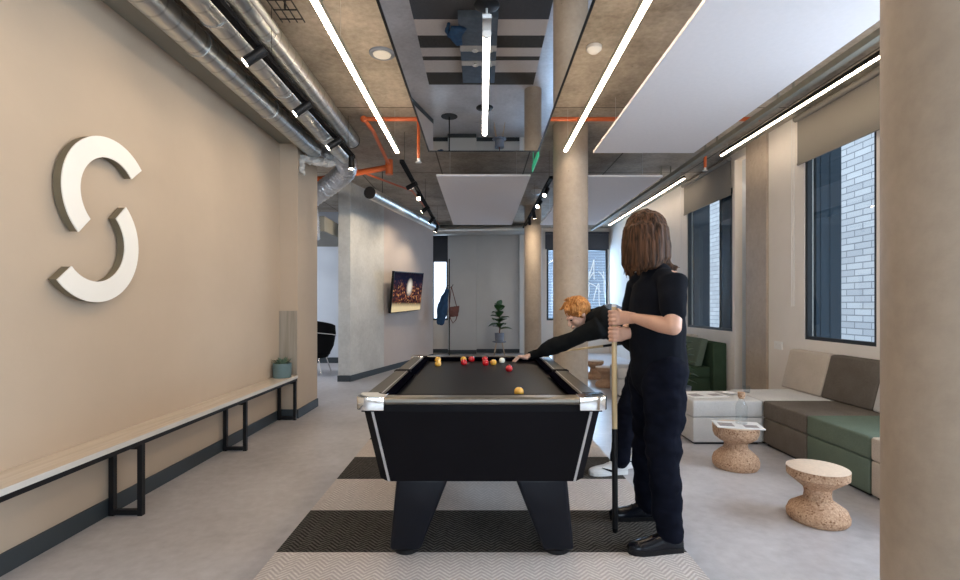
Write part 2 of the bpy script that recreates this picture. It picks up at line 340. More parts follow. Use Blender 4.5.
# ------------------------------------------------------------ mesh building
class MB:
    def __init__(s): s.bm = bmesh.new(); s.mi = 0
    def _merge(s, b, smooth, mi=None):
        bmesh.ops.recalc_face_normals(b, faces=b.faces)
        vm = {v: s.bm.verts.new(v.co) for v in b.verts}
        for f in b.faces:
            try:
                nf = s.bm.faces.new([vm[v] for v in f.verts]); nf.smooth = smooth; nf.material_index = s.mi if mi is None else mi
            except ValueError: pass
        b.free(); return s
    def box(s, a, b_, bev=0., seg=2, rot=None, smooth=False, mi=None):
        a, b_ = V(a), V(b_); c = (a+b_)/2; d = b_-a
        b = bmesh.new(); bmesh.ops.create_cube(b, size=1.)
        for v in b.verts: v.co = V((v.co.x*abs(d.x), v.co.y*abs(d.y), v.co.z*abs(d.z)))
        if bev: bmesh.ops.bevel(b, geom=list(b.edges), offset=bev, segments=seg, profile=.5, affect='EDGES'); smooth = True if seg > 2 else smooth
        for v in b.verts: v.co = (rot @ v.co if rot else v.co) + c
        return s._merge(b, smooth, mi)
    def tube(s, pts, r, seg=12, caps=True, smooth=True, mi=None):
        pts = [V(p) for p in pts]; n = len(pts)
        rs = r if isinstance(r, (list, tuple)) else [r]*n
        b = bmesh.new(); rings = []
        up = None
        for i, p in enumerate(pts):
            t = (pts[min(i+1, n-1)]-pts[max(i-1, 0)]).normalized()
            if up is None: up = V((0, 0, 1)) if abs(t.z) < .9 else V((1, 0, 0))
            u = up - t*up.dot(t)
            if u.length < 1e-4: u = V((0, 1, 0)) - t*t.y
            u.normalize(); up = u; w = t.cross(u)
            rings.append([b.verts.new(p + (u*math.cos(2*PI*k/seg)+w*math.sin(2*PI*k/seg))*rs[i]) for k in range(seg)])
        for i in range(n-1):
            for k in range(seg):
                b.faces.new((rings[i][k], rings[i][(k+1) % seg], rings[i+1][(k+1) % seg], rings[i+1][k]))
        if caps: b.faces.new(rings[0][::-1]); b.faces.new(rings[-1])
        return s._merge(b, smooth, mi)
    def cyl(s, p0, p1, r0, r1=None, seg=24, smooth=True, mi=None): return s.tube([p0, p1], [r0, r0 if r1 is None else r1], seg, True, smooth, mi)
    def lathe(s, prof, c=(0, 0, 0), seg=40, smooth=True, mi=None):
        b = bmesh.new(); c = V(c); rings = []
        for r, z in prof:
            if r < 1e-5: rings.append([b.verts.new(c+V((0, 0, z)))])
            else: rings.append([b.verts.new(c+V((r*math.cos(2*PI*k/seg), r*math.sin(2*PI*k/seg), z))) for k in range(seg)])
        for i in range(len(rings)-1):
            A, B = rings[i], rings[i+1]
            for k in range(seg):
                q = [A[k % len(A)], A[(k+1) % len(A)], B[(k+1) % len(B)], B[k % len(B)]]
                u = []
                for x in q:
                    if x not in u: u.append(x)
                if len(u) > 2:
                    try: b.faces.new(u)
                    except ValueError: pass
        return s._merge(b, smooth, mi)
    def prism(s, poly, d, smooth=False, mi=None, bev=0.):
        """poly: list of 3D points (planar), d: extrusion vector"""
        b = bmesh.new(); d = V(d)
        A = [b.verts.new(V(p)) for p in poly]; B = [b.verts.new(V(p)+d) for p in poly]
        n = len(A); b.faces.new(A); b.faces.new(B[::-1])
        for k in range(n): b.faces.new((A[k], A[(k+1) % n], B[(k+1) % n], B[k]))
        if bev: bmesh.ops.bevel(b, geom=list(b.edges), offset=bev, segments=2, profile=.5, affect='EDGES')
        return s._merge(b, smooth, mi)
    def hexa(s, lo, hi, bev=0., mi=None, smooth=False):
        """frustum between two 4 point loops"""
        b = bmesh.new()
        A = [b.verts.new(V(p)) for p in lo]; B = [b.verts.new(V(p)) for p in hi]
        b.faces.new(A[::-1]); b.faces.new(B)
        for k in range(4): b.faces.new((A[k], A[(k+1) % 4], B[(k+1) % 4], B[k]))
        if bev: bmesh.ops.bevel(b, geom=list(b.edges), offset=bev, segments=3, profile=.5, affect='EDGES')
        return s._merge(b, smooth, mi)
    def ball(s, c, r, seg=24, rings=14, rot=None, mi=None):
        b = bmesh.new(); bmesh.ops.create_uvsphere(b, u_segments=seg, v_segments=rings, radius=1.)
        rr = r if isinstance(r, (tuple, list)) else (r, r, r)
        for v in b.verts:
            p = V((v.co.x*rr[0], v.co.y*rr[1], v.co.z*rr[2])); v.co = (rot @ p if rot else p)+V(c)
        return s._merge(b, True, mi)
    def chain(s, pts, rad, side=(0, 1, 0), seg=20, mi=None):
        """organic limb: rings (a along side, b across) with domed ends"""
        pts = [V(p) for p in pts]; n = len(pts); side = V(side)
        rad = [(x, x) if not isinstance(x, (tuple, list)) else x for x in rad]
        b = bmesh.new(); rings = []
        def frame(i):
            t = (pts[min(i+1, n-1)]-pts[max(i-1, 0)]).normalized()
            v = (side - t*side.dot(t)); v = v.normalized() if v.length > 1e-3 else t.orthogonal().normalized()
            return t, v, t.cross(v)
        def ring(p, v, w, a, c): return [b.verts.new(p+v*(a*math.cos(2*PI*k/seg))+w*(c*math.sin(2*PI*k/seg))) for k in range(seg)]
        for i in range(n):
            t, v, w = frame(i); a, c = rad[i]
            if i == 0:
                for q in (80, 55, 28):
                    q = math.radians(q); rings.append(ring(pts[0]-t*(min(a, c)*math.sin(q)), v, w, a*math.cos(q), c*math.cos(q)))
            rings.append(ring(pts[i], v, w, a, c))
            if i == n-1:
                for q in (28, 55, 80):
                    q = math.radians(q); rings.append(ring(pts[-1]+t*(min(a, c)*math.sin(q)), v, w, a*math.cos(q), c*math.cos(q)))
        for i in range(len(rings)-1):
            for k in range(seg): b.faces.new((rings[i][k], rings[i][(k+1) % seg], rings[i+1][(k+1) % seg], rings[i+1][k]))
        b.faces.new(rings[0][::-1]); b.faces.new(rings[-1])
        return s._merge(b, True, mi)
    def remesh(s, vox, smooth=3, disp=0., dscale=8., dstretch=(1, 1, 1)):
        """fuse every overlapping piece into one continuous surface"""
        me = bpy.data.meshes.new('tmp'); s.bm.to_mesh(me); s.bm.free()
        o = bpy.data.objects.new('tmp', me); COL.objects.link(o)
        r = o.modifiers.new('r', 'REMESH'); r.mode = 'VOXEL'; r.voxel_size = vox; r.use_smooth_shade = True
        if smooth:
            c = o.modifiers.new('s', 'SMOOTH'); c.iterations = smooth; c.factor = .5
        dg = bpy.context.evaluated_depsgraph_get()
        m2 = bpy.data.meshes.new_from_object(o.evaluated_get(dg))
        bpy.data.objects.remove(o)
        s.bm = bmesh.new(); s.bm.from_mesh(m2); bpy.data.meshes.remove(m2)
        if disp:
            s.bm.normal_update()
            for v in s.bm.verts:
                q = V((v.co.x*dstretch[0], v.co.y*dstretch[1], v.co.z*dstretch[2]))*dscale
                v.co += v.normal*(noise.noise(q)*disp + noise.noise(q*2.3)*disp*.4)
        for f in s.bm.faces: f.smooth = True
        return s

WORLD = {}
def props(o, label=None, cat=None, group=None, kind=None):
    for k, v in (('label', label), ('category', cat), ('group', group), ('kind', kind)):
        if v: o[k] = v
    return o
def root(name, label, cat, loc, group=None):
    o = bpy.data.objects.new(name, None); o.empty_display_size = .05; COL.objects.link(o)
    o.location = loc; WORLD[o] = V(loc)
    return props(o, label, cat, group)
def part(name, mb, m, parent=None, label=None, kind=None, group=None):
    bm = mb.bm
    co = [v.co for v in bm.verts]
    lo = V((min(c.x for c in co), min(c.y for c in co), min(c.z for c in co))); hi = V((max(c.x for c in co), max(c.y for c in co), max(c.z for c in co)))
    org = V(((lo.x+hi.x)/2, (lo.y+hi.y)/2, lo.z))
    for v in bm.verts: v.co -= org
    me = bpy.data.meshes.new(name); bm.to_mesh(me); bm.free()
    for x in (m if isinstance(m, (list, tuple)) else [m]): me.materials.append(M[x] if isinstance(x, str) else x)
    if any(p.use_smooth for p in me.polygons):
        try: me.set_sharp_from_angle(angle=math.radians(42))
        except Exception: pass
    o = bpy.data.objects.new(name, me); COL.objects.link(o)
    WORLD[o] = org
    if parent: o.parent = parent; o.location = org-WORLD[parent]
    else: o.location = org
    return props(o, label, None, group, kind)
def solo(name, mb, m, label, cat, group=None, kind=None):
    o = part(name, mb, m); return props(o, label, cat, group, kind)
def struct(name, mb, m, parent=None):
    o = part(name, mb, m, parent)
    if not parent: o['kind'] = 'structure'
    return o
KIDS = {}
def dup(src, delta, label=None, group=None, rotz=0.):
    c = src.copy(); COL.objects.link(c); c.location = src.location+V(delta); c.rotation_euler = (0, 0, src.rotation_euler.z+rotz)
    if label: c['label'] = label
    if group: c['group'] = group
    WORLD[c] = WORLD[src]+V(delta)
    for k in [x for x in bpy.data.objects if x.parent == src]:
        d = k.copy(); COL.objects.link(d); d.parent = c
        for g in [x for x in bpy.data.objects if x.parent == k]:
            e = g.copy(); COL.objects.link(e); e.parent = d
    return c
def wall_holes(mb, axis, pos, th, u0, u1, z0, z1, holes):
    """wall on x=pos (axis X, u=y) or y=pos (axis Y, u=x) with rectangular holes (u0,u1,z0,z1)"""
    us = sorted({u0, u1, *[h[0] for h in holes], *[h[1] for h in holes]}); zs = sorted({z0, z1, *[h[2] for h in holes], *[h[3] for h in holes]})
    for i in range(len(us)-1):
        for j in range(len(zs)-1):
            cu, cz = (us[i]+us[i+1])/2, (zs[j]+zs[j+1])/2
            if any(h[0] < cu < h[1] and h[2] < cz < h[3] for h in holes): continue
            if axis == 'X': mb.box((pos, us[i], zs[j]), (pos+th, us[i+1], zs[j+1]))
            else: mb.box((us[i], pos, zs[j]), (us[i+1], pos+th, zs[j+1]))
    return mb

CEIL = 3.3
LW = -2.25          # left wall plane
RW = 3.40           # right wall plane
BACK = 12.85
REAR = -3.2
# ------------------------------------------------------------ shell
struct('floor', MB().box((-7, REAR, -.12), (RW+.3, 13.4, 0)), 'floor')
struct('ceiling', MB().box((-7, REAR, CEIL), (RW+.3, 13.4, CEIL+.25)), 'ceil')
struct('wall_left', MB().box((LW-.25, REAR, 0), (LW, 6.07, CEIL)), 'wall_tan')
struct('trim_1', MB().box((LW, 5.42, 0), (-2.05, 6.07, CEIL)).box((LW-.25, 6.07, 0), (LW, 6.075, CEIL)), 'wall_tan')
mb = MB().box((LW, REAR, 0), (LW+.014, 5.42, .1)).box((LW+.014, 5.406, 0), (-2.036, 5.42, .1)).box((-2.05, 5.42, 0), (-2.036, 6.07, .1))
struct('baseboard_left', mb, 'base')
# window openings of the right wall
W1 = (4.17, 5.10, .905, 2.86); W2 = (6.56, 8.0, .905, 2.86)
W3 = (-1.6, .1, .905, 2.86); W4 = (1.6, 3.0, .905, 2.86)  # windows out of view, added to let in daylight from the side
struct('wall_right', wall_holes(MB(), 'X', RW, .1, REAR, 13.0, 0, CEIL, [W1, W2, W3, W4, (6.18, 6.50, 0, 3.2)]), 'wall_white')
WB1 = (-1.30, -.87, .86, 2.46); WB2 = (1.74, 3.36, .86, 2.76)
mb = wall_holes(MB(), 'Y', BACK, .2, -1.6, -.86, 0, CEIL, [WB1]); wall_holes(mb, 'Y', BACK, .2, 1.10, RW, 0, CEIL, [WB2])
struct('wall_back', mb, 'wall_white')
mb = MB().box((-.86, BACK-.28, 0), (-.12, BACK+.2, CEIL)).box((-.12, BACK, 0), (1.10, BACK+.2, CEIL))
struct('wall_back_panelled', mb, 'wall_grey')
for k in range(4):
    pass
struct('trim_2', MB().box((1.02, BACK-.06, 0), (1.10, BACK, CEIL)), 'white')
mb = MB().box((-.86, BACK-.30, 0), (-.12, BACK-.28, .1)).box((-.12, BACK-.02, 0), (1.02, BACK, .1)).box((-1.3, BACK-.02, 0), (-.86, BACK, .1))
struct('baseboard_back', mb, 'base')
# rear wall behind the camera, its glazing added for frontal fill light
WR = (-1.7, 3.0, .5, 2.7)
struct('wall_rear', wall_holes(MB(), 'Y', REAR-.2, .2, -7, RW+.3, 0, CEIL, [WR]), 'wall_white')
def window(n, axis, pos, w, fw=.05, mull=(), depth=.05, sill=False):
    u0, u1, z0, z1 = w; mb = MB()
    def bx(a0, a1, c0, c1, dd=depth):
        if axis == 'X': mb.box((pos, a0, c0), (pos+dd, a1, c1))
        else: mb.box((a0, pos, c0), (a1, pos+dd, c1))
    bx(u0, u0+fw, z0, z1); bx(u1-fw, u1, z0, z1); bx(u0+fw, u1-fw, z0, z0+fw); bx(u0+fw, u1-fw, z1-fw, z1)
    for q in mull: bx(q-fw/2, q+fw/2, z0+fw, z1-fw)
    r = part(f'window_{n}', mb, 'frame'); r['kind'] = 'structure'
    g = MB(); d = depth*.5
    if axis == 'X': g.box((pos+d, u0+fw*.9, z0+fw*.9), (pos+d+.006, u1-fw*.9, z1-fw*.9))
    else: g.box((u0+fw*.9, pos+d, z0+fw*.9), (u1-fw*.9, pos+d+.006, z1-fw*.9))
    part('pane', g, 'glass', r)
    return r
window(1, 'X', RW+.01, W1, .035); window(2, 'X', RW+.01, W2, .035)
window(3, 'X', RW+.02, W3, .05); window(4, 'X', RW+.02, W4, .05)
window(5, 'Y', BACK+.02, WB1, .05); window(6, 'Y', BACK+.02, WB2, .05)
window(7, 'Y', REAR-.12, WR, .06, mull=(-.1, 1.5))
# navy outer reveals (fins beyond the glass)
mb = MB().box((RW+.1, 5.06, .7), (RW+.36, 5.14, 3.2)).box((RW+.1, 4.08, .7), (RW+.2, 4.17, 3.2))
mb.box((RW+.14, 5.055, .75), (RW+.15, 5.06, 3.2)).box((RW+.24, 5.055, .75), (RW+.25, 5.06, 3.2))
struct('trim_3', mb, 'navy')
mb = MB().box((RW+.1, 7.97, .7), (RW+.36, 8.05, 3.2)).box((RW+.1, 6.56, .7), (RW+.14, 7.12, 3.2)).box((RW+.095, 6.8, .75), (RW+.1, 6.82, 3.2))
struct('trim_4', mb, 'navy')
# lit lobby glimpsed through the narrow opening beside the second window
struct('wall_lobby', MB().box((RW+.1, 7.06, 0), (3.98, 7.12, CEIL)).box((RW+.16, 6.50, 0), (RW+.2, 7.06, CEIL)).box((RW+.1, 6.50, 0), (RW+.16, 6.54, CEIL)).box((RW+.1, 5.72, 0), (3.98, 5.78, CEIL)).box((3.95, 5.78, 0), (3.98, 7.06, CEIL)), 'wall_blue')
struct('floor_lobby', MB().box((RW+.3, 5.72, -.12), (3.98, 7.12, 0)), 'floor')
struct('ceiling_lobby', MB().box((RW+.3, 5.72, CEIL), (3.98, 7.12, CEIL+.2)), 'ceil')
struct('door_1', MB().box((3.74, 7.03, 0), (3.93, 7.06, 2.1)), 'wall_white')
solo('brick_facade', MB().box((6.0, -2, -1), (6.3, 22, 7)), 'brick', 'white brick facade of the building opposite the windows', 'building')
# side room to the left
mb = MB().box((-7, 6.0, 0), (LW-.25, 6.07, CEIL)).box((-7.1, 6.0, 0), (-7, 13, CEIL)).box((-7, 10.6, 0), (-1.9, 10.7, CEIL))
struct('wall_side_room', mb, 'wall_blue')
struct('baseboard_side_room', MB().box((-7, 10.58, 0), (-1.9, 10.6, .12)), 'base')
# angled wall: concrete pier then pinkish plaster
def aw(y, off=0.):  # point on the face of the angled wall
    return V((-2.16+.283*(y-8.02)+off, y-.283*off, 0))
d1, d2, d3 = aw(8.02), aw(9.17), aw(11.6)
def prismz(mb, pts, z0, z1): return mb.prism([(p[0], p[1], z0) for p in pts], (0, 0, z1-z0))
struct('wall_pier', prismz(MB(), [d1, d2, (d2.x-.2, d2.y+.05), (-2.36, 8.02)], 0, CEIL), 'col_grey')
struct('wall_screen', prismz(MB(), [d2, d3, (d3.x-.15, d3.y+.05), (d2.x-.2, d2.y+.05)], 0, CEIL), 'wall_pink')
mb = MB()
n_ = V((.962, -.272, 0))
prismz(mb, [d1+n_*.012-V((0, .012, 0)), d3+n_*.012, d3, d1], 0, .1); mb.box((-2.37, 8.0, 0), (-2.155, 8.02, .1))
struct('baseboard_angled', mb, 'base')
struct('trim_6', MB().box((-1.35, 11.65, 0), (-1.29, BACK, CEIL)), 'wall_white')
# columns
struct('column_near', MB().cyl((1.04, .95, 0), (1.04, .95, CEIL), .2, seg=64), 'col')
struct('column_middle', MB().cyl((1.015, 5.5, 0), (1.015, 5.5, CEIL), .195, seg=64), 'col')
struct('column_far', MB().cyl((1.07, 10.0, 0), (1.07, 10.0, CEIL), .175, seg=64), 'col')
struct('column_square', MB().box((RW-.03, 5.73, 0), (RW, 6.175, CEIL), .004), 'col')
# washed wood panel on the column beside the bench
solo('wood_panel', MB().box((LW+.002, 5.40, .49), (-2.055, 5.418, 1.2)), 'panelwood', 'washed wood upstand panel on the wall pier at the far end of the bench', 'panel')

# ------------------------------------------------------------ carpet
def rug():
    mb = MB(); b = mb.bm
    seq = [(1.45, 1.96, 1), (1.96, 2.47, 0), (2.47, 2.975, 1), (2.975, 3.51, 0), (3.51, 4.02, 1), (4.02, 4.54, 0), (4.54, 5.05, 1), (5.05, 5.56, 0), (5.56, 6.0, 1),
           (6.0, 7.52, 2), (7.52, 7.97, 0), (7.97, 8.35, 1), (8.35, 8.64, 0), (8.64, 8.78, 1), (8.78, 9.23, 0), (9.23, 9.75, 1)]
    xs = [-1.045, -.48, .49, 1.05]
    seq[0] = (1.45, 2.47, 0); seq.pop(1)
    for y0, y1, k in seq:
        for i in range(3): mb.box((xs[i], y0, 0), (xs[i+1], y1, .006), mi=k)
    return mb
o = part('carpet', rug(), ['rug_l', 'rug_d', 'rug_m']); props(o, 'long carpet runner in light and dark herringbone bands under the pool table', 'carpet')

# ------------------------------------------------------------ pool table
T0, T1 = 2.25, 4.19          # near and far ends
TX = .59; TC = 0.004
t = root('pool_table', 'black pool table with chrome corners and splayed legs', 'pool table', (TC, (T0+T1)/2, .006))
zt, zc = .832, .79
# cloth bed
mb = MB().box((TC-.47, T0+.10, .745), (TC+.47, T1-.10, zc))
part('playing_surface', mb, 'cloth_black', t)
# rails : long rails in two halves, end rails one each, rounded metallic outer profile
def rail(p0, p1, out, w=.085):
    """profile extruded from p0 to p1; out = outward unit vector"""
    out = V(out); mb = MB(); prof = [(-.012, -.034), (-.003, -.030), (0, -.020), (-.003, -.008), (-.014, 0), (-w+.02, 0), (-w, -.006), (-w, -.034)]
    pts = [V(p0)+out*a+V((0, 0, zt+b)) for a, b in prof]
    return mb.prism(pts, V(p1)-V(p0))
def cushion(p0, p1, inn):
    inn = V(inn); d = (V(p1)-V(p0)); u = d.normalized(); mb = MB()
    lo = [V(p0)+V((0, 0, zc-.005)), V(p1)+V((0, 0, zc-.005)), V(p1)-u*.035+inn*.035+V((0, 0, zc+.012)), V(p0)+u*.035+inn*.035+V((0, 0, zc+.012))]
    hi = [V(p0)+V((0, 0, zt-.004)), V(p1)+V((0, 0, zt-.004)), V(p1)-u*.045+inn*.045+V((0, 0, zt-.008)), V(p0)+u*.045+inn*.045+V((0, 0, zt-.008))]
    return mb.hexa(lo, hi)
ym = (T0+T1)/2; x0, x1 = TC-TX+.012, TC+TX-.012
for sx, xo in ((-1, x0), (1, x1)):
    for a, b in ((T0+.12, ym-.03), (ym+.03, T1-.12)):
        r_ = part('side_rail', rail((xo, a, 0), (xo, b, 0), (sx, 0, 0), .10), 'rail_dark', t)
        part('inlay', MB().box((xo-sx*.088-.003, a+.01, zt), (xo-sx*.088+.003, b-.01, zt+.0015)), 'silver', r_)
        part('cushion', cushion((xo-sx*.10, a, 0), (xo-sx*.10, b, 0), (-sx, 0, 0)), 'cloth_black', t)
for sy, yo in ((-1, T0+.008), (1, T1-.008)):
    r_ = part('end_rail', rail((x0+.12, yo, 0), (x1-.12, yo, 0), (0, sy, 0), .10), 'rail', t)
    part('cushion', cushion((x0+.12, yo-sy*.10, 0), (x1-.12, yo-sy*.10, 0), (0, -sy, 0)), 'cloth_black', t)
# front trim band under rails
mb = MB().box((x0+.014, T0+.022, .765), (x1-.014, T1-.022, .797))
part('rail_underframe', mb, 'cab', t)
# chrome corners: rounded, with pocket mouth
def corner(cx, cy, sx, sy):
    mb = MB(); R = .045; L = .135; W = .10
    out = []
    # outline in local (a outwards x, b outwards y), origin at outer corner
    for k in range(7):
        an = k/6*PI/2; out.append((-R+R*math.sin(an), -R+R*math.cos(an)))
    out = [(-L, 0)] + out + [(0, -L), (-W, -L)]
    # pocket cut (concave arc)
    for k in range(7):
        an = k/6*PI/2; out.append((-W-.02+.045*math.sin(an)*1.0, -W-.02+.045*math.cos(an)) if False else (-L+(.055)*math.cos(PI/2*k/6)*1., -L+(.055)*math.sin(PI/2*k/6)))
    out += [(-L, -W)]
    pts = [(cx+sx*a, cy+sy*b, .774) for a, b in out]
    mb.prism(pts, (0, 0, zt-.774+.004), bev=.004, smooth=True)
    return mb
for sx, cx in ((-1, TC-TX), (1, TC+TX)):
    for sy, cy in ((-1, T0), (1, T1)):
        part('corner_cap', corner(cx, cy, sx, sy), 'chrome', t)
        part('pocket', MB().cyl((cx-sx*.10, cy-sy*.10, .70), (cx-sx*.10, cy-sy*.10, zc+.002), .05, seg=24), 'black_matt', t)
for sx in (-1, 1):
    xx = TC+sx*(TX-.09)
    mb = MB(); mb.box((xx-.075 if sx < 0 else xx-.03, ym-.035, .775), (xx+.03 if sx < 0 else xx+.075, ym+.035, zt+.004), .006)
    part('middle_pocket', mb, 'black_matt', t)
# cabinet (tapers downward, chamfered corners with silver lines)
cz0, cz1 = .400, .772
def cab_loop(z, hw, ya, yb, c=.045):
    return [(TC-hw+c, ya, z), (TC+hw-c, ya, z), (TC+hw, ya+c, z), (TC+hw, yb-c, z), (TC+hw-c, yb, z), (TC-hw+c, yb, z), (TC-hw, yb-c, z), (TC-hw, ya+c, z)]
b = bmesh.new()
A = [b.verts.new(p) for p in cab_loop(cz0, .505, T0+.13, T1-.13)]; B = [b.verts.new(p) for p in cab_loop(cz1, .565, T0+.025, T1-.025)]
b.faces.new(A[::-1]); b.faces.new(B)
for k in range(8): b.faces.new((A[k], A[(k+1) % 8], B[(k+1) % 8], B[k]))
mb = MB(); mb._merge(b, False)
part('cabinet', mb, 'cab', t)
for sx in (-1, 1):
    for yl, yh, e in ((T0+.13, T0+.025, -1), (T1-.13, T1-.025, 1)):
        xl, xh = TC+sx*(.505-.05), TC+sx*(.565-.05)
        lo = [V((xl-.006, yl, cz0)), V((xl+.006, yl, cz0)), V((xl+.006, yl+e*.002, cz0)), V((xl-.006, yl+e*.002, cz0))]
        hi = [V((xh-.006, yh, cz1)), V((xh+.006, yh, cz1)), V((xh+.006, yh+e*.002, cz1)), V((xh-.006, yh+e*.002, cz1))]
        part('silver_line', MB().hexa(lo, hi), 'silver', t)
# splayed legs with round feet
for sx in (-1, 1):
    for yt, yb in ((T0+.17, T0+.25), (T1-.17, T1-.25)):
        s_ = 1 if yt < ym else -1
        lo = [(TC+sx*.465, yb-.07, .03), (TC+sx*.310, yb-.07, .03), (TC+sx*.310, yb+.07, .03), (TC+sx*.465, yb+.07, .03)]
        hi = [(TC+sx*.425, yt-.02*s_-.09*0, .405), (TC+sx*.165, yt-.02*s_, .405), (TC+sx*.165, yt+s_*.22, .405), (TC+sx*.425, yt+s_*.22, .405)]
        lo = [(p[0], min(p[1], 9), p[2]) for p in lo]
        if s_ < 0: lo = [lo[3], lo[2], lo[1], lo[0]]
        l = part('leg', MB().hexa(lo, hi, bev=.02, smooth=True), 'leg_black', t)
        part('foot', MB().lathe([(0, .006), (.06, .006), (.068, .012), (.066, .03), (.05, .036), (0, .036)], (TC+sx*.385, yb, 0), 32), 'black', l)

# balls
def ball(px, py, m, label):
    z = zc+.0255; d = 485*(H_CAM-z)/(py-305); x = (px-481)/485*d
    solo('pool_ball', MB().ball((x, d, z), .0255, 32, 20), m, label, 'ball', 'pool balls on the table')
ball(519, 391.8, 'yellow', 'yellow pool ball lying alone nearest the front rail')
ball(438, 359.6, 'yellow', 'yellow ball against the far rail, behind its twin at left')
ball(438, 363.6, 'yellow', 'yellow ball just in front of another yellow at the far left')
ball(463.4, 359.4, 'yellow', 'orange yellow ball partly hidden behind a red one')
ball(464, 362.4, 'red', 'red ball in front of the half hidden orange yellow ball')
ball(471.5, 359.2, 'red', 'red ball on its own between the two overlapping pairs')
ball(485, 359.3, 'red', 'rear red ball of the overlapping red pair')
ball(485.6, 362.9, 'red', 'front red ball of the overlapping red pair')
ball(493.4, 362.5, 'yellow', 'yellow ball between the red pair and the white ball')
ball(502, 360.6, 'ivory', 'white cue ball by the leaning player\'s hand')
ball(509, 368.6, 'red', 'red ball nearest the leaning player\'s hand')

# ------------------------------------------------------------ mirror, panels, ceiling kit
MZ = 2.85
t = root('ceiling_mirror', 'mirrored ceiling panel with black edge above the pool table', 'mirror', (0, 3.2, MZ))
part('mirror_sheet', MB().box((-.53, 1.4, MZ), (.58, 4.99, MZ+.02)), 'mirror', t)
part('edge_frame', MB().box((-.545, 1.38, MZ-.004), (-.53, 5.005, MZ+.05)).box((.58, 1.38, MZ-.004), (.595, 5.005, MZ+.05)).box((-.545, 4.99, MZ-.004), (.595, 5.005, MZ+.05)).box((-.53, 1.38, MZ-.004), (.58, 1.4, MZ+.05)), 'black', t)
for x in (-.4, .45):
    for y in (1.7, 4.7): part('hanger', MB().cyl((x, y, MZ+.02), (x, y, CEIL), .006, seg=8), 'black', t)
def panel(x0, x1, y0, y1, label):
    t = root('acoustic_panel', label, 'ceiling panel', ((x0+x1)/2, (y0+y1)/2, MZ), 'white acoustic ceiling panels')
    part('panel_board', MB().box((x0, y0, MZ), (x1, y1, MZ+.025), .003), 'panel', t)
    for x in (x0+.15, x1-.15):
        for y in (y0+.3, y1-.3): part('hanger', MB().cyl((x, y, MZ+.025), (x, y, CEIL), .002, seg=8), 'alu', t)
panel(-.55, .61, 5.97, 9.6, 'white ceiling panel hung beyond the mirror, in line with the table')
panel(1.17, 2.22, .6, 5.06, 'large white ceiling panel nearest, above the cork stools')
panel(1.17, 2.25, 6.0, 9.6, 'white ceiling panel behind the middle column')
# linear strip lights
def strip_light(x, y0, y1, z, label, w=.033, m='strip', hang=True):
    t = root('strip_light', label, 'strip light', (x, (y0+y1)/2, z), 'linear strip lights')
    part('housing', MB().box((x-w/2-.003, y0, z+.010), (x+w/2+.003, y1, z+.05)), 'alu' if hang else 'black', t)
    part('diffuser', MB().box((x-w/2, y0+.004, z), (x+w/2, y1-.004, z+.010)), m, t)
    if hang: part('added_uplight', MB().box((x-w*.4, y0+.01, z+.05), (x+w*.4, y1-.01, z+.053)), 'uplight', t)  # unseen glowing face, added to brighten the ceiling above the strip
    n = max(2, int((y1-y0)/1.4))
    for k in range(n):
        y = y0+.15+(y1-y0-.3)*k/(n-1)
        part('hanger', MB().cyl((x, y, z+.05), (x, y, CEIL), .0015, seg=6), 'alu', t)
strip_light(-.90, 1.0, 5.22, 2.9, 'strip light left of the ceiling mirror')
strip_light(.90, 1.0, 5.18, 2.9, 'strip light right of the ceiling mirror, ending at the column')
strip_light(3.08, 1.0, 6.22, 3.175, 'strip light along the blinds above the nearer window', .026, 'strip_soft', hang=False)
strip_light(3.08, 7.35, 11.65, 3.175, 'strip light along the blinds above the farther window', .026, 'strip_soft', hang=False)
strip_light(3.76, 6.0, 7.04, 2.99, 'strip light glimpsed in the lobby through the narrow opening', m='strip_soft', hang=True)
# cable tray between the panels and the strip lights on the window side
mb = MB().box((2.62, 1.2, 3.04), (2.66, 11.6, 3.05)).box((2.62, 1.2, 3.05), (2.625, 11.6, 3.09)).box((2.75, 1.2, 3.12), (2.80, 11.6, 3.16))
for k in range(8): mb.box((2.63, 1.5+k*1.4, 3.05), (2.645, 1.515+k*1.4, CEIL)); mb.box((2.77, 1.5+k*1.4, 3.16), (2.785, 1.515+k*1.4, CEIL))
solo('cable_tray', mb, 'ledge', 'thin grey cable tray beside the large white ceiling panels', 'cable tray')
# pendant tube over the table
t = root('pendant_lamp', 'white tube lamp hung over the pool table', 'pendant lamp', (.03, 3.24, 2.67))
part('lamp_tube', MB().cyl((.03, 2.52, 2.67), (.03, 3.97, 2.67), .016, seg=20), 'strip_cool', t)
part('top_channel', MB().box((.008, 2.40, 2.684), (.052, 3.98, 2.705)), 'alu', t)
part('end_cap', MB().cyl((.03, 3.97, 2.67), (.03, 3.985, 2.67), .023, seg=20), 'white', t)
part('end_cap', MB().cyl((.03, 2.505, 2.67), (.03, 2.52, 2.67), .023, seg=20), 'white', t)
for y in (2.56, 3.9):
    part('ceiling_rose', MB().lathe([(0, MZ-.008), (.06, MZ-.008), (.068, MZ-.004), (.068, MZ-.001), (0, MZ-.001)], (.03, y, 0), 32), 'black', t)
    part('stem', MB().cyl((.03, y, 2.70), (.03, y, MZ-.02), .006, seg=10), 'alu', t)
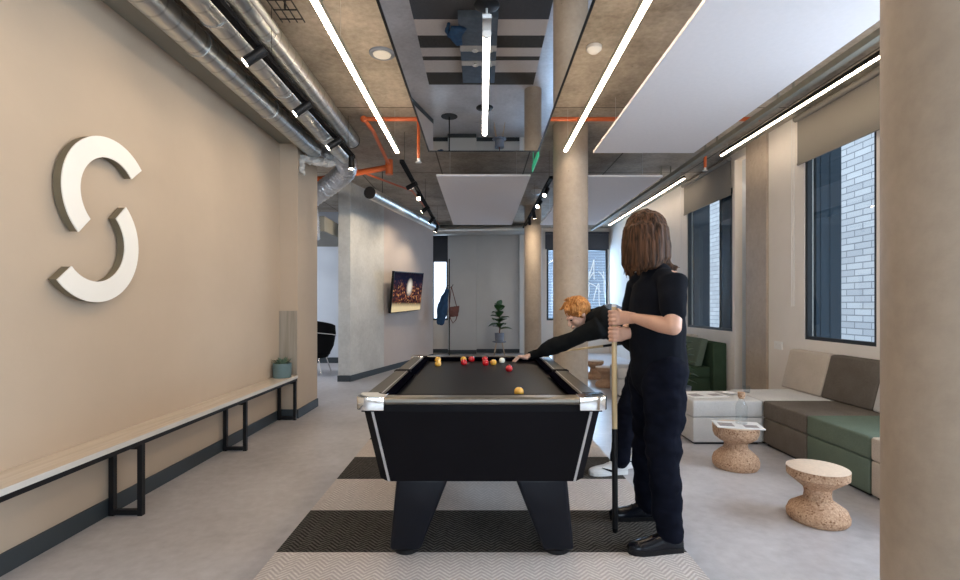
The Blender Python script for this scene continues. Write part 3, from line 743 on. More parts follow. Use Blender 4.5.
# ceiling fittings
def ceil_disc(name, x, y, r, label, m='white', h=.05):
    solo(name, MB().lathe([(0, CEIL-h), (r*.5, CEIL-h), (r, CEIL-h*.5), (r, CEIL), (0, CEIL)], (x, y, 0), 32), m, label, name.replace('_', ' '))
ceil_disc('smoke_detector', .89, 3.82, .06, 'round smoke detector on the concrete beside the right strip light', h=.05)
mb = MB().lathe([(0, CEIL-.004), (.085, CEIL-.004), (.085, CEIL-.012), (.07, CEIL-.02), (0, CEIL-.02)], (-.83, 3.92, 0), 32)
t = root('ceiling_speaker', 'round white ceiling plate with blue rim beside the left strip light', 'ceiling speaker', (-.83+.0, 3.92, CEIL-.02))
part('plate', MB().lathe([(0, CEIL-.02), (.07, CEIL-.016), (.075, CEIL), (0, CEIL)], (-.80, 3.92, 0), 32), 'white', t)
part('rim', MB().lathe([(.075, CEIL-.014), (.1, CEIL-.01), (.105, CEIL), (.075, CEIL)], (-.80, 3.92, 0), 32), 'potgrey', t)
ceil_disc('ceiling_sensor', .98, 8.6, .1, 'small white ceiling sensor beyond the mirror near the right track', h=.08)
# sprinkler pipes
t = root('sprinkler_pipe', 'orange sprinkler pipework crossing under the concrete ceiling', 'pipe', (0, 5.1, 3.2))
part('cross_pipe', MB().tube([(-1.22, 5.05, 3.2), (2.9, 5.05, 3.2)], .022, 12), 'orange', t)
part('drop_pipe', MB().tube([(-.655, 5.08, 3.2), (-.655, 5.08, 2.80)], .016, 12), 'orange', t)
part('branch_pipe', MB().tube([(-1.22, 5.02, 3.2), (-1.2, 5.4, 3.2), (-1.25, 6.6, 3.17)], .022, 12), 'orange', t)
part('elbow', MB().ball((-1.22, 5.05, 3.2), (.036, .036, .036)), 'orange', t)
part('main_pipe', MB().tube([(-1.25, 6.6, 3.14), (-2.2, 6.75, 3.02), (-3.6, 6.9, 3.0)], .04, 14), 'orange', t)
part('tee', MB().cyl((-1.25, 6.6, 3.04), (-1.25, 6.6, 3.24), .052, seg=16), 'orange', t)
part('thin_pipe', MB().tube([(-1.75, 6.5, 3.1), (-1.15, 8.1, 3.17), (-1.0, 11.5, 3.17)], .016, 10), 'orange', t)
def sprinkler(x, y, z, label, red=False):
    t = root('ceiling_sprinkler', label, 'sprinkler', (x, y, z), 'sprinkler heads')
    part('deflector', MB().lathe([(0, z), (.03, z), (.035, z+.006), (.018, z+.012), (.018, z+.04), (0, z+.04)], (x, y, 0), 20), 'white', t)
    part('stem', MB().cyl((x, y, z+.04), (x, y, z+(.09 if not red else CEIL-z)), .014 if not red else .02, seg=12), 'orange' if red else 'white', t)
sprinkler(-.655, 5.08, 2.755, 'white sprinkler head on the orange drop by the mirror')
sprinkler(2.98, 6.45, 3.05, 'red stemmed sprinkler head between the window side strip lights', True)
# green edge lit sign
solo('exit_sign', MB().box((.625, 5.3, 2.89), (.637, 5.95, 2.97)).box((.627, 5.4, 2.97), (.635, 5.41, CEIL)).box((.627, 5.85, 2.97), (.635, 5.86, CEIL)), 'green', 'thin green exit sign seen almost edge on beyond the mirror', 'sign')

# track lights
def track(x, y0, y1, z, label, rot=0.):
    t = root('light_track', label, 'light track', (x, (y0+y1)/2, z), 'black light tracks')
    part('track_rail', MB().box((x-.024, y0, z), (x+.024, y1, z+.035)), 'black_matt', t)
    for k in range(3):
        y = y0+.2+(y1-y0-.4)*k/2; part('hanger', MB().cyl((x, y, z+.035), (x, y, CEIL), .002, seg=6), 'black', t)
    return t
SPOTS = []
def track_spot(x, y, z, aim, label, power=25, L=.15, r=.032, col=(1, .82, .6), blend=1., ang=110):
    aim = V(aim).normalized(); piv = V((x, y, z-.05))
    t = root('track_spotlight', label, 'spotlight', (x, y, z-.05), 'track spotlights')
    a = piv-aim*L*.45; b = piv+aim*L*.55
    h = part('lamp_body', MB().cyl(a, b, r, seg=24), 'black', t)
    part('lens', MB().cyl(b, b+aim*.003, r*.82, seg=20), 'spot', h)
    part('bracket', MB().tube([(x, y, z+.005), (x, y, z-.02), piv], .009, 8), 'black', t)
    if power:
        l = bpy.data.lights.new('spot', 'SPOT'); l.energy = power; l.spot_size = math.radians(ang); l.spot_blend = blend; l.color = col; l.shadow_soft_size = .03
        o = bpy.data.objects.new('spot_lamp', l); COL.objects.link(o); o.parent = t; o.location = b+aim*.02-WORLD[t]
        o.rotation_euler = aim.to_track_quat('-Z', 'Y').to_euler()
track(-1.43, 1.2, 5.42, 2.9, 'black light track under the silver ducts')
for y, lb, am in ((2.0, 'black spotlight on the duct side track above the camera end', (-.6, -.1, -.6)), (3.08, 'black spotlight on the duct side track, nearest in view', (-.6, -.2, -.55)), (3.9, 'black spotlight on the duct side track, second in view', (-.6, -.2, -.55)),
                  (4.75, 'black spotlight on the duct side track, third in view', (-.6, -.2, -.5)), (5.35, 'black spotlight pointing straight down at the end of the duct side track', (0, 0, -1))):
    track_spot(-1.43, y, 2.9, am, lb, 4)
track(-.9, 5.5, 10.2, 2.88, 'black light track continuing the left strip light')
for y, lb, am, p in ((6.35, 'black spotlight nearest on the left far track', (-1, .5, -.35), 30), (7.0, 'spotlight with its lamp glaring towards the camera on the left far track', (.1, -.8, -.55), 8), (7.9, 'small spotlight third along the left far track', (-.7, .1, -.5), 24), (8.9, 'small spotlight fourth along the left far track', (-.6, .3, -.6), 20), (9.9, 'last spotlight on the left far track', (-.4, .1, -.8), 12)):
    track_spot(-.9, y, 2.88, am, lb, p)
track(.9, 6.2, 10.2, 2.88, 'black light track continuing the right strip light')
for y, lb, am, p in ((6.7, 'black spotlight nearest on the right far track', (-.3, -.5, -.6), 8), (7.5, 'spotlight second along the right far track, lamp lit', (-.35, -.6, -.6), 8), (8.3, 'spotlight third along the right far track', (.2, .3, -.8), 8), (9.0, 'last spotlight on the right far track, lighting the far column', (.1, .62, -.5), 26)):
    track_spot(.9, y, 2.88, am, lb, p)

# ducts along the left wall
def duct(name, pts, r, label, seg=32, m='duct', bands=()):
    t = root(name, label, 'duct', pts[0], 'ventilation ducts')
    part('duct_tube', MB().tube(pts, r, seg), m, t)
    for y in bands: part('joint_band', MB().cyl((pts[0][0], y, pts[0][2]), (pts[0][0], y+.02, pts[0][2]), r+.006, seg=seg), 'alu', t)
    return t
solo('wall_ledge', MB().box((LW, REAR, 3.07), (-2.07, 5.42, 3.12)), 'ledge', 'grey steel ledge along the top of the tan wall', 'ledge')
duct('ventilation_duct', [(-1.93, -1, 3.05), (-1.93, 5.6, 3.05)], .093, 'silver spiral duct running closest to the tan wall', bands=(2.2, 3.3, 4.4))
duct('ventilation_duct', [(-1.60, -1, 3.02), (-1.60, 5.7, 3.02)], .093, 'silver spiral duct directly above the black light track', bands=(1.9, 2.9, 3.9, 4.9))
duct('ventilation_duct', [(-1.52, 1.8, 3.20), (-1.52, 5.7, 3.20)], .09, 'higher silver duct tucked against the concrete ceiling', bands=(3.4,))
part('duct_end', MB().cyl((-1.52, 5.7, 3.2), (-1.52, 5.72, 3.2), .092, seg=32), 'black', bpy.data.objects['ventilation_duct.002'])
t = root('cable_basket', 'black wire basket holding pale tubes beside the ducts', 'cable basket', (-1.33, 2.5, 3.1))
part('tube_lamp', MB().cyl((-1.37, 1.2, 3.1), (-1.37, 3.25, 3.1), .02, seg=14), 'white', t)
mb = MB()
for k in range(20): mb.box((-1.33, 1.3+k*.1, 3.15), (-1.18, 1.306+k*.1, 3.156))
for x in (-1.33, -1.28, -1.23, -1.18): mb.box((x-.003, 1.2, 3.156), (x+.003, 3.25, 3.162))
mb.box((-1.26, 1.4, 3.16), (-1.25, 1.41, CEIL)); mb.box((-1.26, 3.1, 3.16), (-1.25, 3.11, CEIL)); mb.box((-1.372, 2.2, 3.12), (-1.368, 2.21, CEIL)); mb.box((-1.37, 2.2, 3.14), (-1.25, 2.21, 3.15))
part('basket_wire', mb, 'black', t)
# insulated elbow and wrapped pipe at the end of the ducts
pts = [(-1.75, 5.65, 3.08), (-1.70, 5.95, 3.08), (-1.72, 6.2, 3.0), (-1.95, 6.4, 2.88), (-2.25, 6.5, 2.72), (-2.5, 6.55, 2.6)]
def resample(P, n):
    P = [V(p) for p in P]; out = []
    for k in range(n):
        f = k/(n-1)*(len(P)-1); i = min(int(f), len(P)-2); f -= i
        p0 = P[max(i-1, 0)]; p3 = P[min(i+2, len(P)-1)]; a, b = P[i], P[i+1]
        out.append(.5*((2*a)+(b-p0)*f+(2*p0-5*a+4*b-p3)*f*f+(3*a-p0-3*b+p3)*f**3))
    return out
rp = resample(pts, 90)
o = duct('duct_elbow', rp, [.125+.007*(k % 3 == 0)+.006*noise.noise(V((k*.3, 0, 0))) for k in range(90)], 'crinkled silver flexible duct bending down at the wall pier', m='foil', seg=40)
t = root('wrapped_pipe', 'cream plastered pipe sleeve on top of the wall pier', 'pipe', (-2.0, 5.5, 2.85))
mb = MB().chain([(-2.04, 5.52, 2.93), (-1.93, 5.55, 2.92), (-1.78, 5.6, 2.9), (-1.7, 5.62, 2.9)], [.04, .05, .04, .02]).chain([(-2.03, 5.5, 2.92), (-2.02, 5.46, 2.78), (-1.99, 5.46, 2.74)], [.03, .028, .012])
part('sleeve', mb.remesh(.007, 1, .022, 22), 'edge', t)
duct('ventilation_duct', resample([(-2.42, 6.7, 2.72), (-2.4, 6.8, 2.5), (-2.42, 6.9, 2.2)], 60), [.12+.008*(k % 3 == 0) for k in range(60)], 'vertical foil duct glimpsed in the side room opening', m='foil')
pA = V((-1.58, 6.9, 2.86)); pB = V((-.98, 9.75, 2.86))
t = duct('ventilation_duct', [pA, pB], .085, 'silver spiral duct running beside the screen wall')
part('duct_end', MB().cyl(pA-(pB-pA).normalized()*.012, pA, .088, seg=32), 'black', t)
for k in (.15, .8):
    p = pA.lerp(pB, k); part('hanger', MB().cyl(p+V((0, 0, .085)), (p.x, p.y, CEIL), .005, seg=8), 'black', t)
t = duct('ventilation_duct', [(-1.25, 12.1, 3.12), (1.35, 12.1, 3.16)], .13, 'silver duct crossing in front of the back wall')
solo('fan_coil_unit', MB().box((-3.4, 7.6, 2.42), (-2.45, 9.6, 2.66), .01).box((-3.3, 7.7, 2.62), (-3.27, 7.73, CEIL)).box((-2.6, 9.4, 2.62), (-2.57, 9.43, CEIL)), 'ledge', 'grey air unit hung in the side room', 'air unit')
track(-3.6, 7.0, 10.4, 2.3, 'black light track in the side room')
track_spot(-3.6, 10.2, 2.3, (.2, -.5, -.8), 'small spotlight in the side room', 10)

# ------------------------------------------------------------ left wall sign
def arc(cy, cz, ri, ro, a0, a1):
    n = 44; P = []
    for k in range(n+1):
        a = math.radians(a0+(a1-a0)*k/n); P.append((cy+ro*math.cos(a), cz+ro*math.sin(a)))
    Q = []
    for k in range(n+1):
        a = math.radians(a1+(a0-a1)*k/n); Q.append((cy+ri*math.cos(a), cz+ri*math.sin(a)))
    return P+Q, n
def arc_mesh(cy, cz, ri, ro, a0, a1, xa, xb):
    mb = MB(); b = bmesh.new(); n = 44
    loops = []
    for k in range(n+1):
        a = math.radians(a0+(a1-a0)*k/n); c, s = math.cos(a), math.sin(a)
        loops.append([b.verts.new((xa, cy+ri*c, cz+ri*s)), b.verts.new((xa, cy+ro*c, cz+ro*s)), b.verts.new((xb, cy+ro*c, cz+ro*s)), b.verts.new((xb, cy+ri*c, cz+ri*s))])
    for k in range(n):
        for j in range(4): b.faces.new((loops[k][j], loops[k][(j+1) % 4], loops[k+1][(j+1) % 4], loops[k+1][j]))
    b.faces.new(loops[0]); b.faces.new(loops[-1][::-1])
    return mb._merge(b, False)
for (cy, cz, a0, a1, lb) in ((2.872, 1.908, 41, 226.5, 'upper white curved half of the S shaped wall sign'), (2.76, 1.62, 221.5, 407, 'lower white curved half of the S shaped wall sign')):
    t = root('wall_sign', lb, 'sign', (LW, cy, cz), 'white S shaped wall sign')
    part('sign_body', arc_mesh(cy, cz, .226, .335, a0, a1, LW+.01, LW+.055), 'logo_side', t)
    part('sign_face', arc_mesh(cy, cz, .222, .339, a0, a1, LW+.055, LW+.062), 'logo', t)
    mb = MB()
    for k in (.15, .5, .85):
        a = math.radians(a0+(a1-a0)*k); mb.cyl((LW, cy+.28*math.cos(a), cz+.28*math.sin(a)), (LW+.012, cy+.28*math.cos(a), cz+.28*math.sin(a)), .008, seg=8)
    part('standoff', mb, 'black', t, kind=None)

# ------------------------------------------------------------ bench
BX = -2.03
t = root('wall_bench', 'long pale wood bench on black steel frames along the tan wall', 'bench', (-2.13, 3.2, 0))
part('bench_top', MB().box((LW+.002, .6, .455), (BX-.002, 5.38, .485)), 'wood', t)
part('front_edge', MB().box((BX-.002, .6, .455), (BX, 5.38, .485)), 'edge', t)
part('steel_rail', MB().box((BX-.03, .62, .428), (BX-.003, 5.37, .455)), 'black', t)
part('steel_rail', MB().box((LW+.018, .62, .428), (LW+.04, 5.37, .455)), 'black', t)
for y in (.8, 1.65, 2.92, 4.21, 5.33):
    mb = MB(); w = .03
    mb.box((BX-w, y-w/2, 0), (BX-.002, y+w/2, .428)).box((LW+.018, y-w/2, 0), (LW+.018+w, y+w/2, .428)).box((LW+.018+w, y-w/2, .006), (BX-w, y+w/2, .036)).box((LW+.018+w, y-w/2, .40), (BX-w, y+w/2, .428))
    part('leg_frame', mb, 'black', t)
# pot with succulent
def leaf_geo(mb, base, direction, L, W, droop=.2, up=V((0, 0, 1)), seg=6, mi=None, th=.0):
    d = V(direction).normalized(); side = d.cross(V((0, 0, 1)));
    if side.length < .05: side = V((1, 0, 0))
    side.normalize(); nn = side.cross(d).normalized(); b = bmesh.new(); rows = []
    for k in range(seg+1):
        s = k/seg; wd = W*math.sin(PI*min(1, s*.93+.07))**.8*.5 if k < seg else .001
        c = V(base)+d*L*s-V((0, 0, 1))*droop*L*s*s
        rows.append([b.verts.new(c-side*wd+nn*wd*.35), b.verts.new(c), b.verts.new(c+side*wd+nn*wd*.35)])
    for k in range(seg):
        for j in range(2): b.faces.new((rows[k][j], rows[k][j+1], rows[k+1][j+1], rows[k+1][j]))
    mb._merge(b, True, mi)
t = root('potted_succulent', 'small spiky plant in a teal pot on the far end of the bench', 'plant', (-2.14, 5.22, .485))
part('pot', MB().lathe([(0, .485), (.085, .485), (.093, .495), (.095, .64), (.088, .64), (.086, .62), (0, .62)], (-2.14, 5.22, 0), 40), 'pot', t)
part('soil', MB().lathe([(0, .632), (.087, .628), (.087, .615), (0, .615)], (-2.14, 5.22, 0), 24), 'soil', t)
mb = MB()
for k in range(46):
    a = random.random()*2*PI; e = random.uniform(.25, 1.3); rr = random.uniform(0, .055)
    leaf_geo(mb, (-2.14+rr*math.cos(a), 5.22+rr*math.sin(a), .62), (math.cos(a)*math.cos(e), math.sin(a)*math.cos(e), math.sin(e)), random.uniform(.05, .1), .022, -.1)
part('foliage', mb, 'leaf_pale', t)

# ------------------------------------------------------------ seating
def seat_module(x0, x1, y0, y1, m, label, zseat=.40):
    t = root('seat_module', label, 'sofa module', ((x0+x1)/2, (y0+y1)/2, 0), 'modular sofa units')
    part('base_box', MB().box((x0+.004, y0+.004, .02), (x1-.004, y1-.004, .245), .012, 3), m, t)
    part('seat_cushion', MB().box((x0+.002, y0+.002, .247), (x1-.002, y1-.002, zseat), .018, 4), m, t)
    part('plinth', MB().box((x0+.03, y0+.03, 0), (x1-.03, y1-.03, .022)), 'black', t)
    return t
seat_module(1.915, 2.55, 4.385, 4.90, 'f_light', 'pale grey sofa module at the corner end, magazine on it')
seat_module(2.553, 3.385, 4.405, 5.0, 'f_light', 'pale grey corner sofa module beside the dark one')
seat_module(2.553, 3.385, 3.815, 4.402, 'f_dark', 'brown grey sofa module between the pale and green ones')
seat_module(2.553, 3.385, 3.19, 3.812, 'f_green', 'sage green sofa module behind the nearest cork stool')
seat_module(2.553, 3.385, 2.56, 3.187, 'f_beige', 'beige sofa module cut off by the near column')
def back_cushion(y0, y1, m, label, x=3.17):
    lean = .12
    lo = [(x, y0, .402), (x, y1, .402), (x+.12, y1, .402), (x+.12, y0, .402)]
    hi = [(x+lean-.02, y0, .80), (x+lean-.02, y1, .80), (RW-.01, y1, .80), (RW-.01, y0, .80)]
    solo('back_cushion', MB().hexa(lo, hi, bev=.02, smooth=True), m, label, 'cushion', 'sofa back cushions')
back_cushion(4.545, 5.14, 'f_beige', 'beige back cushion beside the wall socket')
back_cushion(3.945, 4.54, 'f_dark', 'dark brown grey back cushion under the nearer window')
back_cushion(3.34, 3.94, 'f_light', 'light grey back cushion mostly hidden by the near column')
# green sofa beyond
seat_module(2.56, 3.2, 6.75, 7.42, 'f_greend', 'deep green sofa module under the farther window')
solo('sofa_end_block', MB().box((3.2, 6.68, 0), (3.385, 7.5, .74), .015, 3), 'f_greend', 'deep green upright block behind the far green seat', 'sofa back')
lo = [(3.0, 6.80, .402), (3.0, 7.36, .402), (3.10, 7.36, .402), (3.10, 6.80, .402)]; hi = [(3.10, 6.80, .80), (3.10, 7.36, .80), (3.195, 7.36, .78), (3.195, 6.80, .78)]
solo('back_cushion', MB().hexa(lo, hi, bev=.02, smooth=True), 'f_green', 'sage green back cushion on the far green sofa', 'cushion', 'sofa back cushions')
seat_module(2.56, 3.385, 7.52, 8.2, 'f_beige', 'beige sofa module past the green one')
lo = [(3.17, 7.55, .402), (3.17, 8.2, .402), (3.29, 8.2, .402), (3.29, 7.55, .402)]; hi = [(3.28, 7.55, .8), (3.28, 8.2, .8), (RW-.01, 8.2, .8), (RW-.01, 7.55, .8)]
solo('back_cushion', MB().hexa(lo, hi, bev=.02, smooth=True), 'f_beige', 'beige back cushion past the far green sofa', 'cushion', 'sofa back cushions')
seat_module(1.88, 2.35, 6.65, 7.1, 'f_light', 'pale grey cube seat behind the two players')

seat_module(3.61, 3.94, 6.6, 7.0, 'f_greend', 'green seat block glimpsed through the narrow opening past the square column')
# cork stools
def cork_stool(x, y, prof, label, ztop, rtop):
    t = root('cork_stool', label, 'stool', (x, y, 0), 'cork stools')
    part('turned_body', MB().lathe(prof, (x, y, 0), 56), 'cork', t)
    part('stool_top', MB().lathe([(0, ztop), (rtop-.006, ztop), (rtop, ztop-.003), (rtop-.002, ztop-.006), (0, ztop-.006)], (x, y, 0), 56), 'cork_top', t)
    return t
P1 = [(a_*.92, b_) for a_, b_ in [(0, 0), (.165, 0), (.18, .02), (.183, .055), (.172, .09), (.13, .128), (.098, .15), (.09, .175), (.094, .20), (.13, .215), (.165, .24), (.178, .27), (.18, .325), (0, .325)]]
P2 = [(a_*.86, b_) for a_, b_ in [(0, 0), (.17, 0), (.184, .015), (.186, .04), (.17, .075), (.12, .105), (.085, .125), (.08, .16), (.085, .19), (.12, .215), (.165, .245), (.184, .26), (.186, .305), (0, .305)]]
cork_stool(1.99, 3.79, P1, 'cork stool with a magazine and glass bottle on it', .33, .1656)
s2 = cork_stool(1.985, 2.86, P2, 'empty cork stool nearest the camera', .31, .16)
dup(s2, (1.95-1.985, 8.35-2.86, 0), 'cork stool just right of the middle column, farther of the two')
cork_stool(1.93, 7.33-.25, P1, 'cork stool glimpsed between the players, in front of the pale cube seat', .33, .18) if False else dup(s2, (-.055, 4.64, 0), 'cork stool glimpsed beside the upright cue')

# magazine & bottle
def magazine(c, sx, sy, rz, label, m='paper'):
    t = root('magazine', label, 'magazine', c, 'magazines')
    R = Matrix.Rotation(rz, 3, 'Z'); c = V(c)
    def blk(a, b, mt, nm):
        mb = MB(); a, b = V(a), V(b); mid = R @ ((a+b)/2)+c; h = (b-a)/2
        mb.box(mid-h, mid+h, rot=R); part(nm, mb, mt, t)
    blk((-sx/2, -sy/2, 0), (0, sy/2, .006), 'paper', 'left_pages'); blk((0, -sy/2, 0), (sx/2, sy/2, .008), 'paper', 'right_pages')
    blk((-sx*.42, -sy*.3, .006), (-sx*.1, sy*.2, .0065), 'ink', 'picture'); blk((sx*.1, -sy*.4, .008), (sx*.4, sy*.0, .0085), 'ink', 'picture')
magazine((1.99, 3.76, .331), .33, .22, -.25, 'open magazine under the glass bottle on the cork stool')
magazine((2.13, 4.66, .401), .36, .26, .2, 'open magazine on the pale grey corner sofa')
t = root('water_bottle', 'clear glass bottle with cork stopper standing on the magazine', 'bottle', (2.03, 3.78, .341))
bz = .341
part('bottle_glass', MB().lathe([(0, bz), (.038, bz), (.041, bz+.006), (.041, bz+.13), (.036, bz+.155), (.022, bz+.18), (.019, bz+.2), (.021, bz+.215)], (2.03, 3.78, 0), 32), 'bottle', t)
part('stopper', MB().lathe([(0, bz+.195), (.018, bz+.195), (.026, bz+.216), (.027, bz+.245), (0, bz+.248)], (2.03, 3.78, 0), 24), 'cork', t)
solo('saucer', MB().lathe([(0, .402), (.04, .402), (.065, .412), (.063, .414), (.04, .406), (0, .406)], (2.42, 4.72, 0), 32), 'white', 'small white saucer on the pale sofa', 'saucer')
solo('glass_tumbler', MB().lathe([(0, .402), (.028, .402), (.032, .47), (.030, .47), (.026, .408), (0, .408)], (2.62, 4.78, 0), 24), 'bottle', 'small clear tumbler beside the saucer on the sofa', 'glass')
t = root('wall_socket', 'white double wall socket left of the beige back cushion', 'socket', (RW, 5.52, .8))
part('faceplate', MB().box((RW-.012, 5.46, .76), (RW, 5.61, .85), .003), 'white', t)
part('switch', MB().box((RW-.016, 5.49, .80), (RW-.012, 5.505, .82)), 'paper', t); part('switch', MB().box((RW-.016, 5.56, .80), (RW-.012, 5.575, .82)), 'paper', t)
# blinds
for y0, y1, lb in ((4.0, 5.17, 'taupe roller blind half down over the nearer window'), (6.55, 8.06, 'taupe roller blind half down over the farther window')):
    t = root('roller_blind', lb, 'blind', (RW-.03, (y0+y1)/2, 2.75), 'roller blinds')
    part('fabric', MB().box((RW-.028, y0, 2.765), (RW-.025, y1, 3.22)), 'blind', t)
    part('bottom_bar', MB().box((RW-.034, y0, 2.75), (RW-.02, y1, 2.772)), 'blind', t)
    part('roller', MB().cyl((RW-.05, y0, 3.24), (RW-.05, y1, 3.24), .03, seg=20), 'blind', t)
    part('pull_chain', MB().cyl((RW-.05, y1+.02, 1.25), (RW-.05, y1+.02, 3.24), .003, seg=6).cyl((RW-.075, y1+.02, 1.25), (RW-.075, y1+.02, 3.24), .003, seg=6), 'white', t)
for x0, x1, z0, lb in ((-1.30, -.87, 2.42, 'dark blind over the narrow back window beside the screen wall'), (1.70, 3.38, 2.74, 'dark blind over the wide back window')):
    t = root('roller_blind', lb, 'blind', ((x0+x1)/2, BACK-.03, z0), 'dark back wall blinds')
    part('fabric', MB().box((x0, BACK-.03, z0), (x1, BACK-.025, 3.14)), 'shade_dark', t)
    part('roller', MB().cyl((x0, BACK-.04, 3.17), (x1, BACK-.04, 3.17), .03, seg=16), 'shade_dark', t)
# outside the back window: ribbed shutter with white scrawl
t = root('painted_shutter', 'blue grey ribbed shutter with white scrawl outside the back window', 'shutter', (3.0, 14.2, 0))
mb = MB()
for k in range(34): mb.box((1.9, 14.2, .3+k*.08), (4.2, 14.22+.015*(k % 2), .375+k*.08))
part('slats', mb, 'shutter', t)
mb = MB()
rd = random.Random(3)
for q in range(5):
    cx, cz = 3.0+.3*q*.5, 1.5+.35*(q % 3)
    pts = [(cx+.28*math.cos(a*1.0+q)*(.5+.5*math.sin(a*.7+q)), 14.19, cz+.4*math.sin(a*1.3+q*2)) for a in [k*.35 for k in range(14)]]
    mb.tube(pts, .014, 6)
mb.tube([(2.0+k*.1, 14.19, 2.5-.004*k*k+.06*math.sin(k)) for k in range(16)], .012, 6)
part('scrawl', mb, 'white', t)

# ------------------------------------------------------------ screen
t = root('wall_screen_display', 'black wall screen showing a dark stage show, tilted forward', 'screen', (aw(9.83).x+.15, 9.83, 1.15))
ty = (aw(11.0)-aw(9.5)).normalized(); nrm = V((ty.y, -ty.x, 0)); cen = aw(9.83)+nrm*.17+V((0, 0, 1.53))
tilt = Matrix.Rotation(math.radians(-6), 3, 'Y'); rz = Matrix.Rotation(math.atan2(ty.y, ty.x)-PI/2, 3, 'Z'); R = rz @ Matrix.Rotation(math.radians(7), 3, 'Y') @ Matrix.Rotation(math.radians(2), 3, 'X')
def rbox(mb, a, b, R, c):
    a, b = V(a), V(b); mid = R @ ((a+b)/2)+c; h = (b-a)/2; return mb.box(mid-h, mid+h, rot=R)
part('housing', rbox(MB(), (-.03, -.70, -.40), (.02, .70, .40), R, cen), 'black', t)
part('display', rbox(MB(), (.02, -.685, -.385), (.023, .685, .385), R, cen), 'screen', t)
part('wall_bracket', rbox(MB(), (-.165, -.3, -.2), (-.03, .3, .2), rz, cen), 'black', t)

# ------------------------------------------------------------ side room chair
t = root('lounge_chair', 'round black lounge chair in the side room doorway', 'chair', (-3.15, 9.0, 0))
mb = MB()
b = bmesh.new(); rows = []
for k in range(25):
    a = math.radians(-120+240*k/24); rows.append([])
    for j, (rr, z) in enumerate(((.30, .30), (.40, .5), (.44, .78), (.43, 1.0), (.40, 1.02), (.40, .8), (.36, .52), (.26, .34))):
        z2 = z if z < .6 else .6+(z-.6)*(1-.35*abs(a)/2.1)
        rows[-1].append(b.verts.new((-3.15-rr*math.sin(a)*1.0, 9.0-rr*math.cos(a), z2)))
for k in range(24):
    for j in range(8): b.faces.new((rows[k][j], rows[k][(j+1) % 8], rows[k+1][(j+1) % 8], rows[k+1][j]))
b.faces.new(rows[0]); b.faces.new(rows[-1][::-1])
mb._merge(b, True)
part('shell', mb, 'black_matt', t)
part('seat', MB().lathe([(0, .3), (.28, .3), (.34, .36), (.34, .42), (.3, .45), (0, .46)], (-3.15, 9.0, 0), 32), 'black_matt', t)
part('rim_tube', MB().tube([(-3.15-.45*math.sin(math.radians(q)), 9.0-.45*math.cos(math.radians(q)), .8-.1*abs(q)/100) for q in range(-100, 101, 10)], .009, 8), 'chrome', t)
for sx in (-1, 1):
    for sy in (-1, 1): part('leg', MB().cyl((-3.15+sx*.2, 9+sy*.2, .32), (-3.15+sx*.28, 9+sy*.28, 0), .011, seg=10), 'chrome', t)

# ------------------------------------------------------------ coat stand, coat, bag
cx, cy = -.745, 11.4
t = root('coat_stand', 'thin black coat stand by the narrow back window', 'coat stand', (cx, cy, 0))
part('base_plate', MB().lathe([(0, 0), (.19, 0), (.195, .006), (.19, .014), (.03, .02), (0, .02)], (cx, cy, 0), 40), 'black', t)
part('pole', MB().cyl((cx, cy, .015), (cx, cy, 2.35), .014, seg=16), 'black', t)
for k, (a, z) in enumerate(((0, 1.72), (2.2, 1.68), (4.1, 1.75), (3.14, 1.66))):
    part('hook', MB().tube([(cx, cy, z-.04), (cx+.06*math.cos(a), cy+.06*math.sin(a), z-.03), (cx+.09*math.cos(a), cy+.09*math.sin(a), z+.03)], .008, 8), 'black', t)
mb = MB().chain([(cx-.06, cy-.03, 1.60), (cx-.11, cy-.03, 1.45), (cx-.17, cy-.03, 1.15), (cx-.20, cy-.03, .86)], [(.05, .045), (.08, .09), (.09, .12), (.08, .10)])
mb.chain([(cx-.07, cy-.09, 1.5), (cx-.14, cy-.1, 1.2), (cx-.15, cy-.1, .95)], [.045, .045, .04])
coat = solo('hanging_coat', mb.remesh(.012, 4, .025, 9, (1, 1, .4)), 'denim_coat', 'dark blue coat hanging on the coat stand', 'coat')
t = root('shoulder_bag', 'brown bag with long strap hanging on the coat stand', 'bag', (cx+.13, cy-.04, .75))
part('bag_body', MB().hexa([(cx+.0, cy-.10, .98), (cx+.21, cy-.10, 1.0), (cx+.21, cy-.01, 1.0), (cx+.0, cy-.01, .98)], [(cx+.02, cy-.09, 1.22), (cx+.24, cy-.09, 1.25), (cx+.24, cy-.02, 1.25), (cx+.02, cy-.02, 1.22)]).remesh(.01, 4, .012, 12), 'leather', t)
part('strap', MB().tube([(cx+.05, cy-.05, 1.7), (cx+.0, cy-.06, 1.2), (cx+.03, cy-.08, .95), (cx+.09, cy-.09, .84), (cx+.16, cy-.08, .92), (cx+.21, cy-.06, 1.1), (cx+.05, cy-.05, 1.7)], .010, 8), 'leather', t)
# plant on a stool
px_, py_ = .45, 11.9
t = root('plant_stool', 'small stool with thin wooden legs under the leafy plant', 'stool', (px_, py_, 0))
part('stool_top', MB().lathe([(0, .35), (.16, .35), (.17, .36), (.17, .375), (0, .38)], (px_, py_, 0), 36), 'potgrey', t)
for k in range(4):
    a = PI/4+k*PI/2; part('leg', MB().cyl((px_+.10*math.cos(a), py_+.10*math.sin(a), .352), (px_+.19*math.cos(a), py_+.19*math.sin(a), 0), .013, .009, 10), 'ply', t)
t = root('potted_plant', 'large leaved plant in a blue grey pot on the stool', 'plant', (px_, py_, .38))
part('pot', MB().lathe([(0, .381), (.09, .381), (.105, .39), (.115, .58), (.105, .58), (.1, .56), (0, .56)], (px_, py_, 0), 36), 'potgrey', t)
part('stem', MB().tube([(px_, py_, .55), (px_+.02, py_, .8), (px_-.02, py_, 1.05), (px_, py_, 1.28)], [.014, .012, .009, .005], 8), 'leather', t)
mb = MB(); rd = random.Random(5)
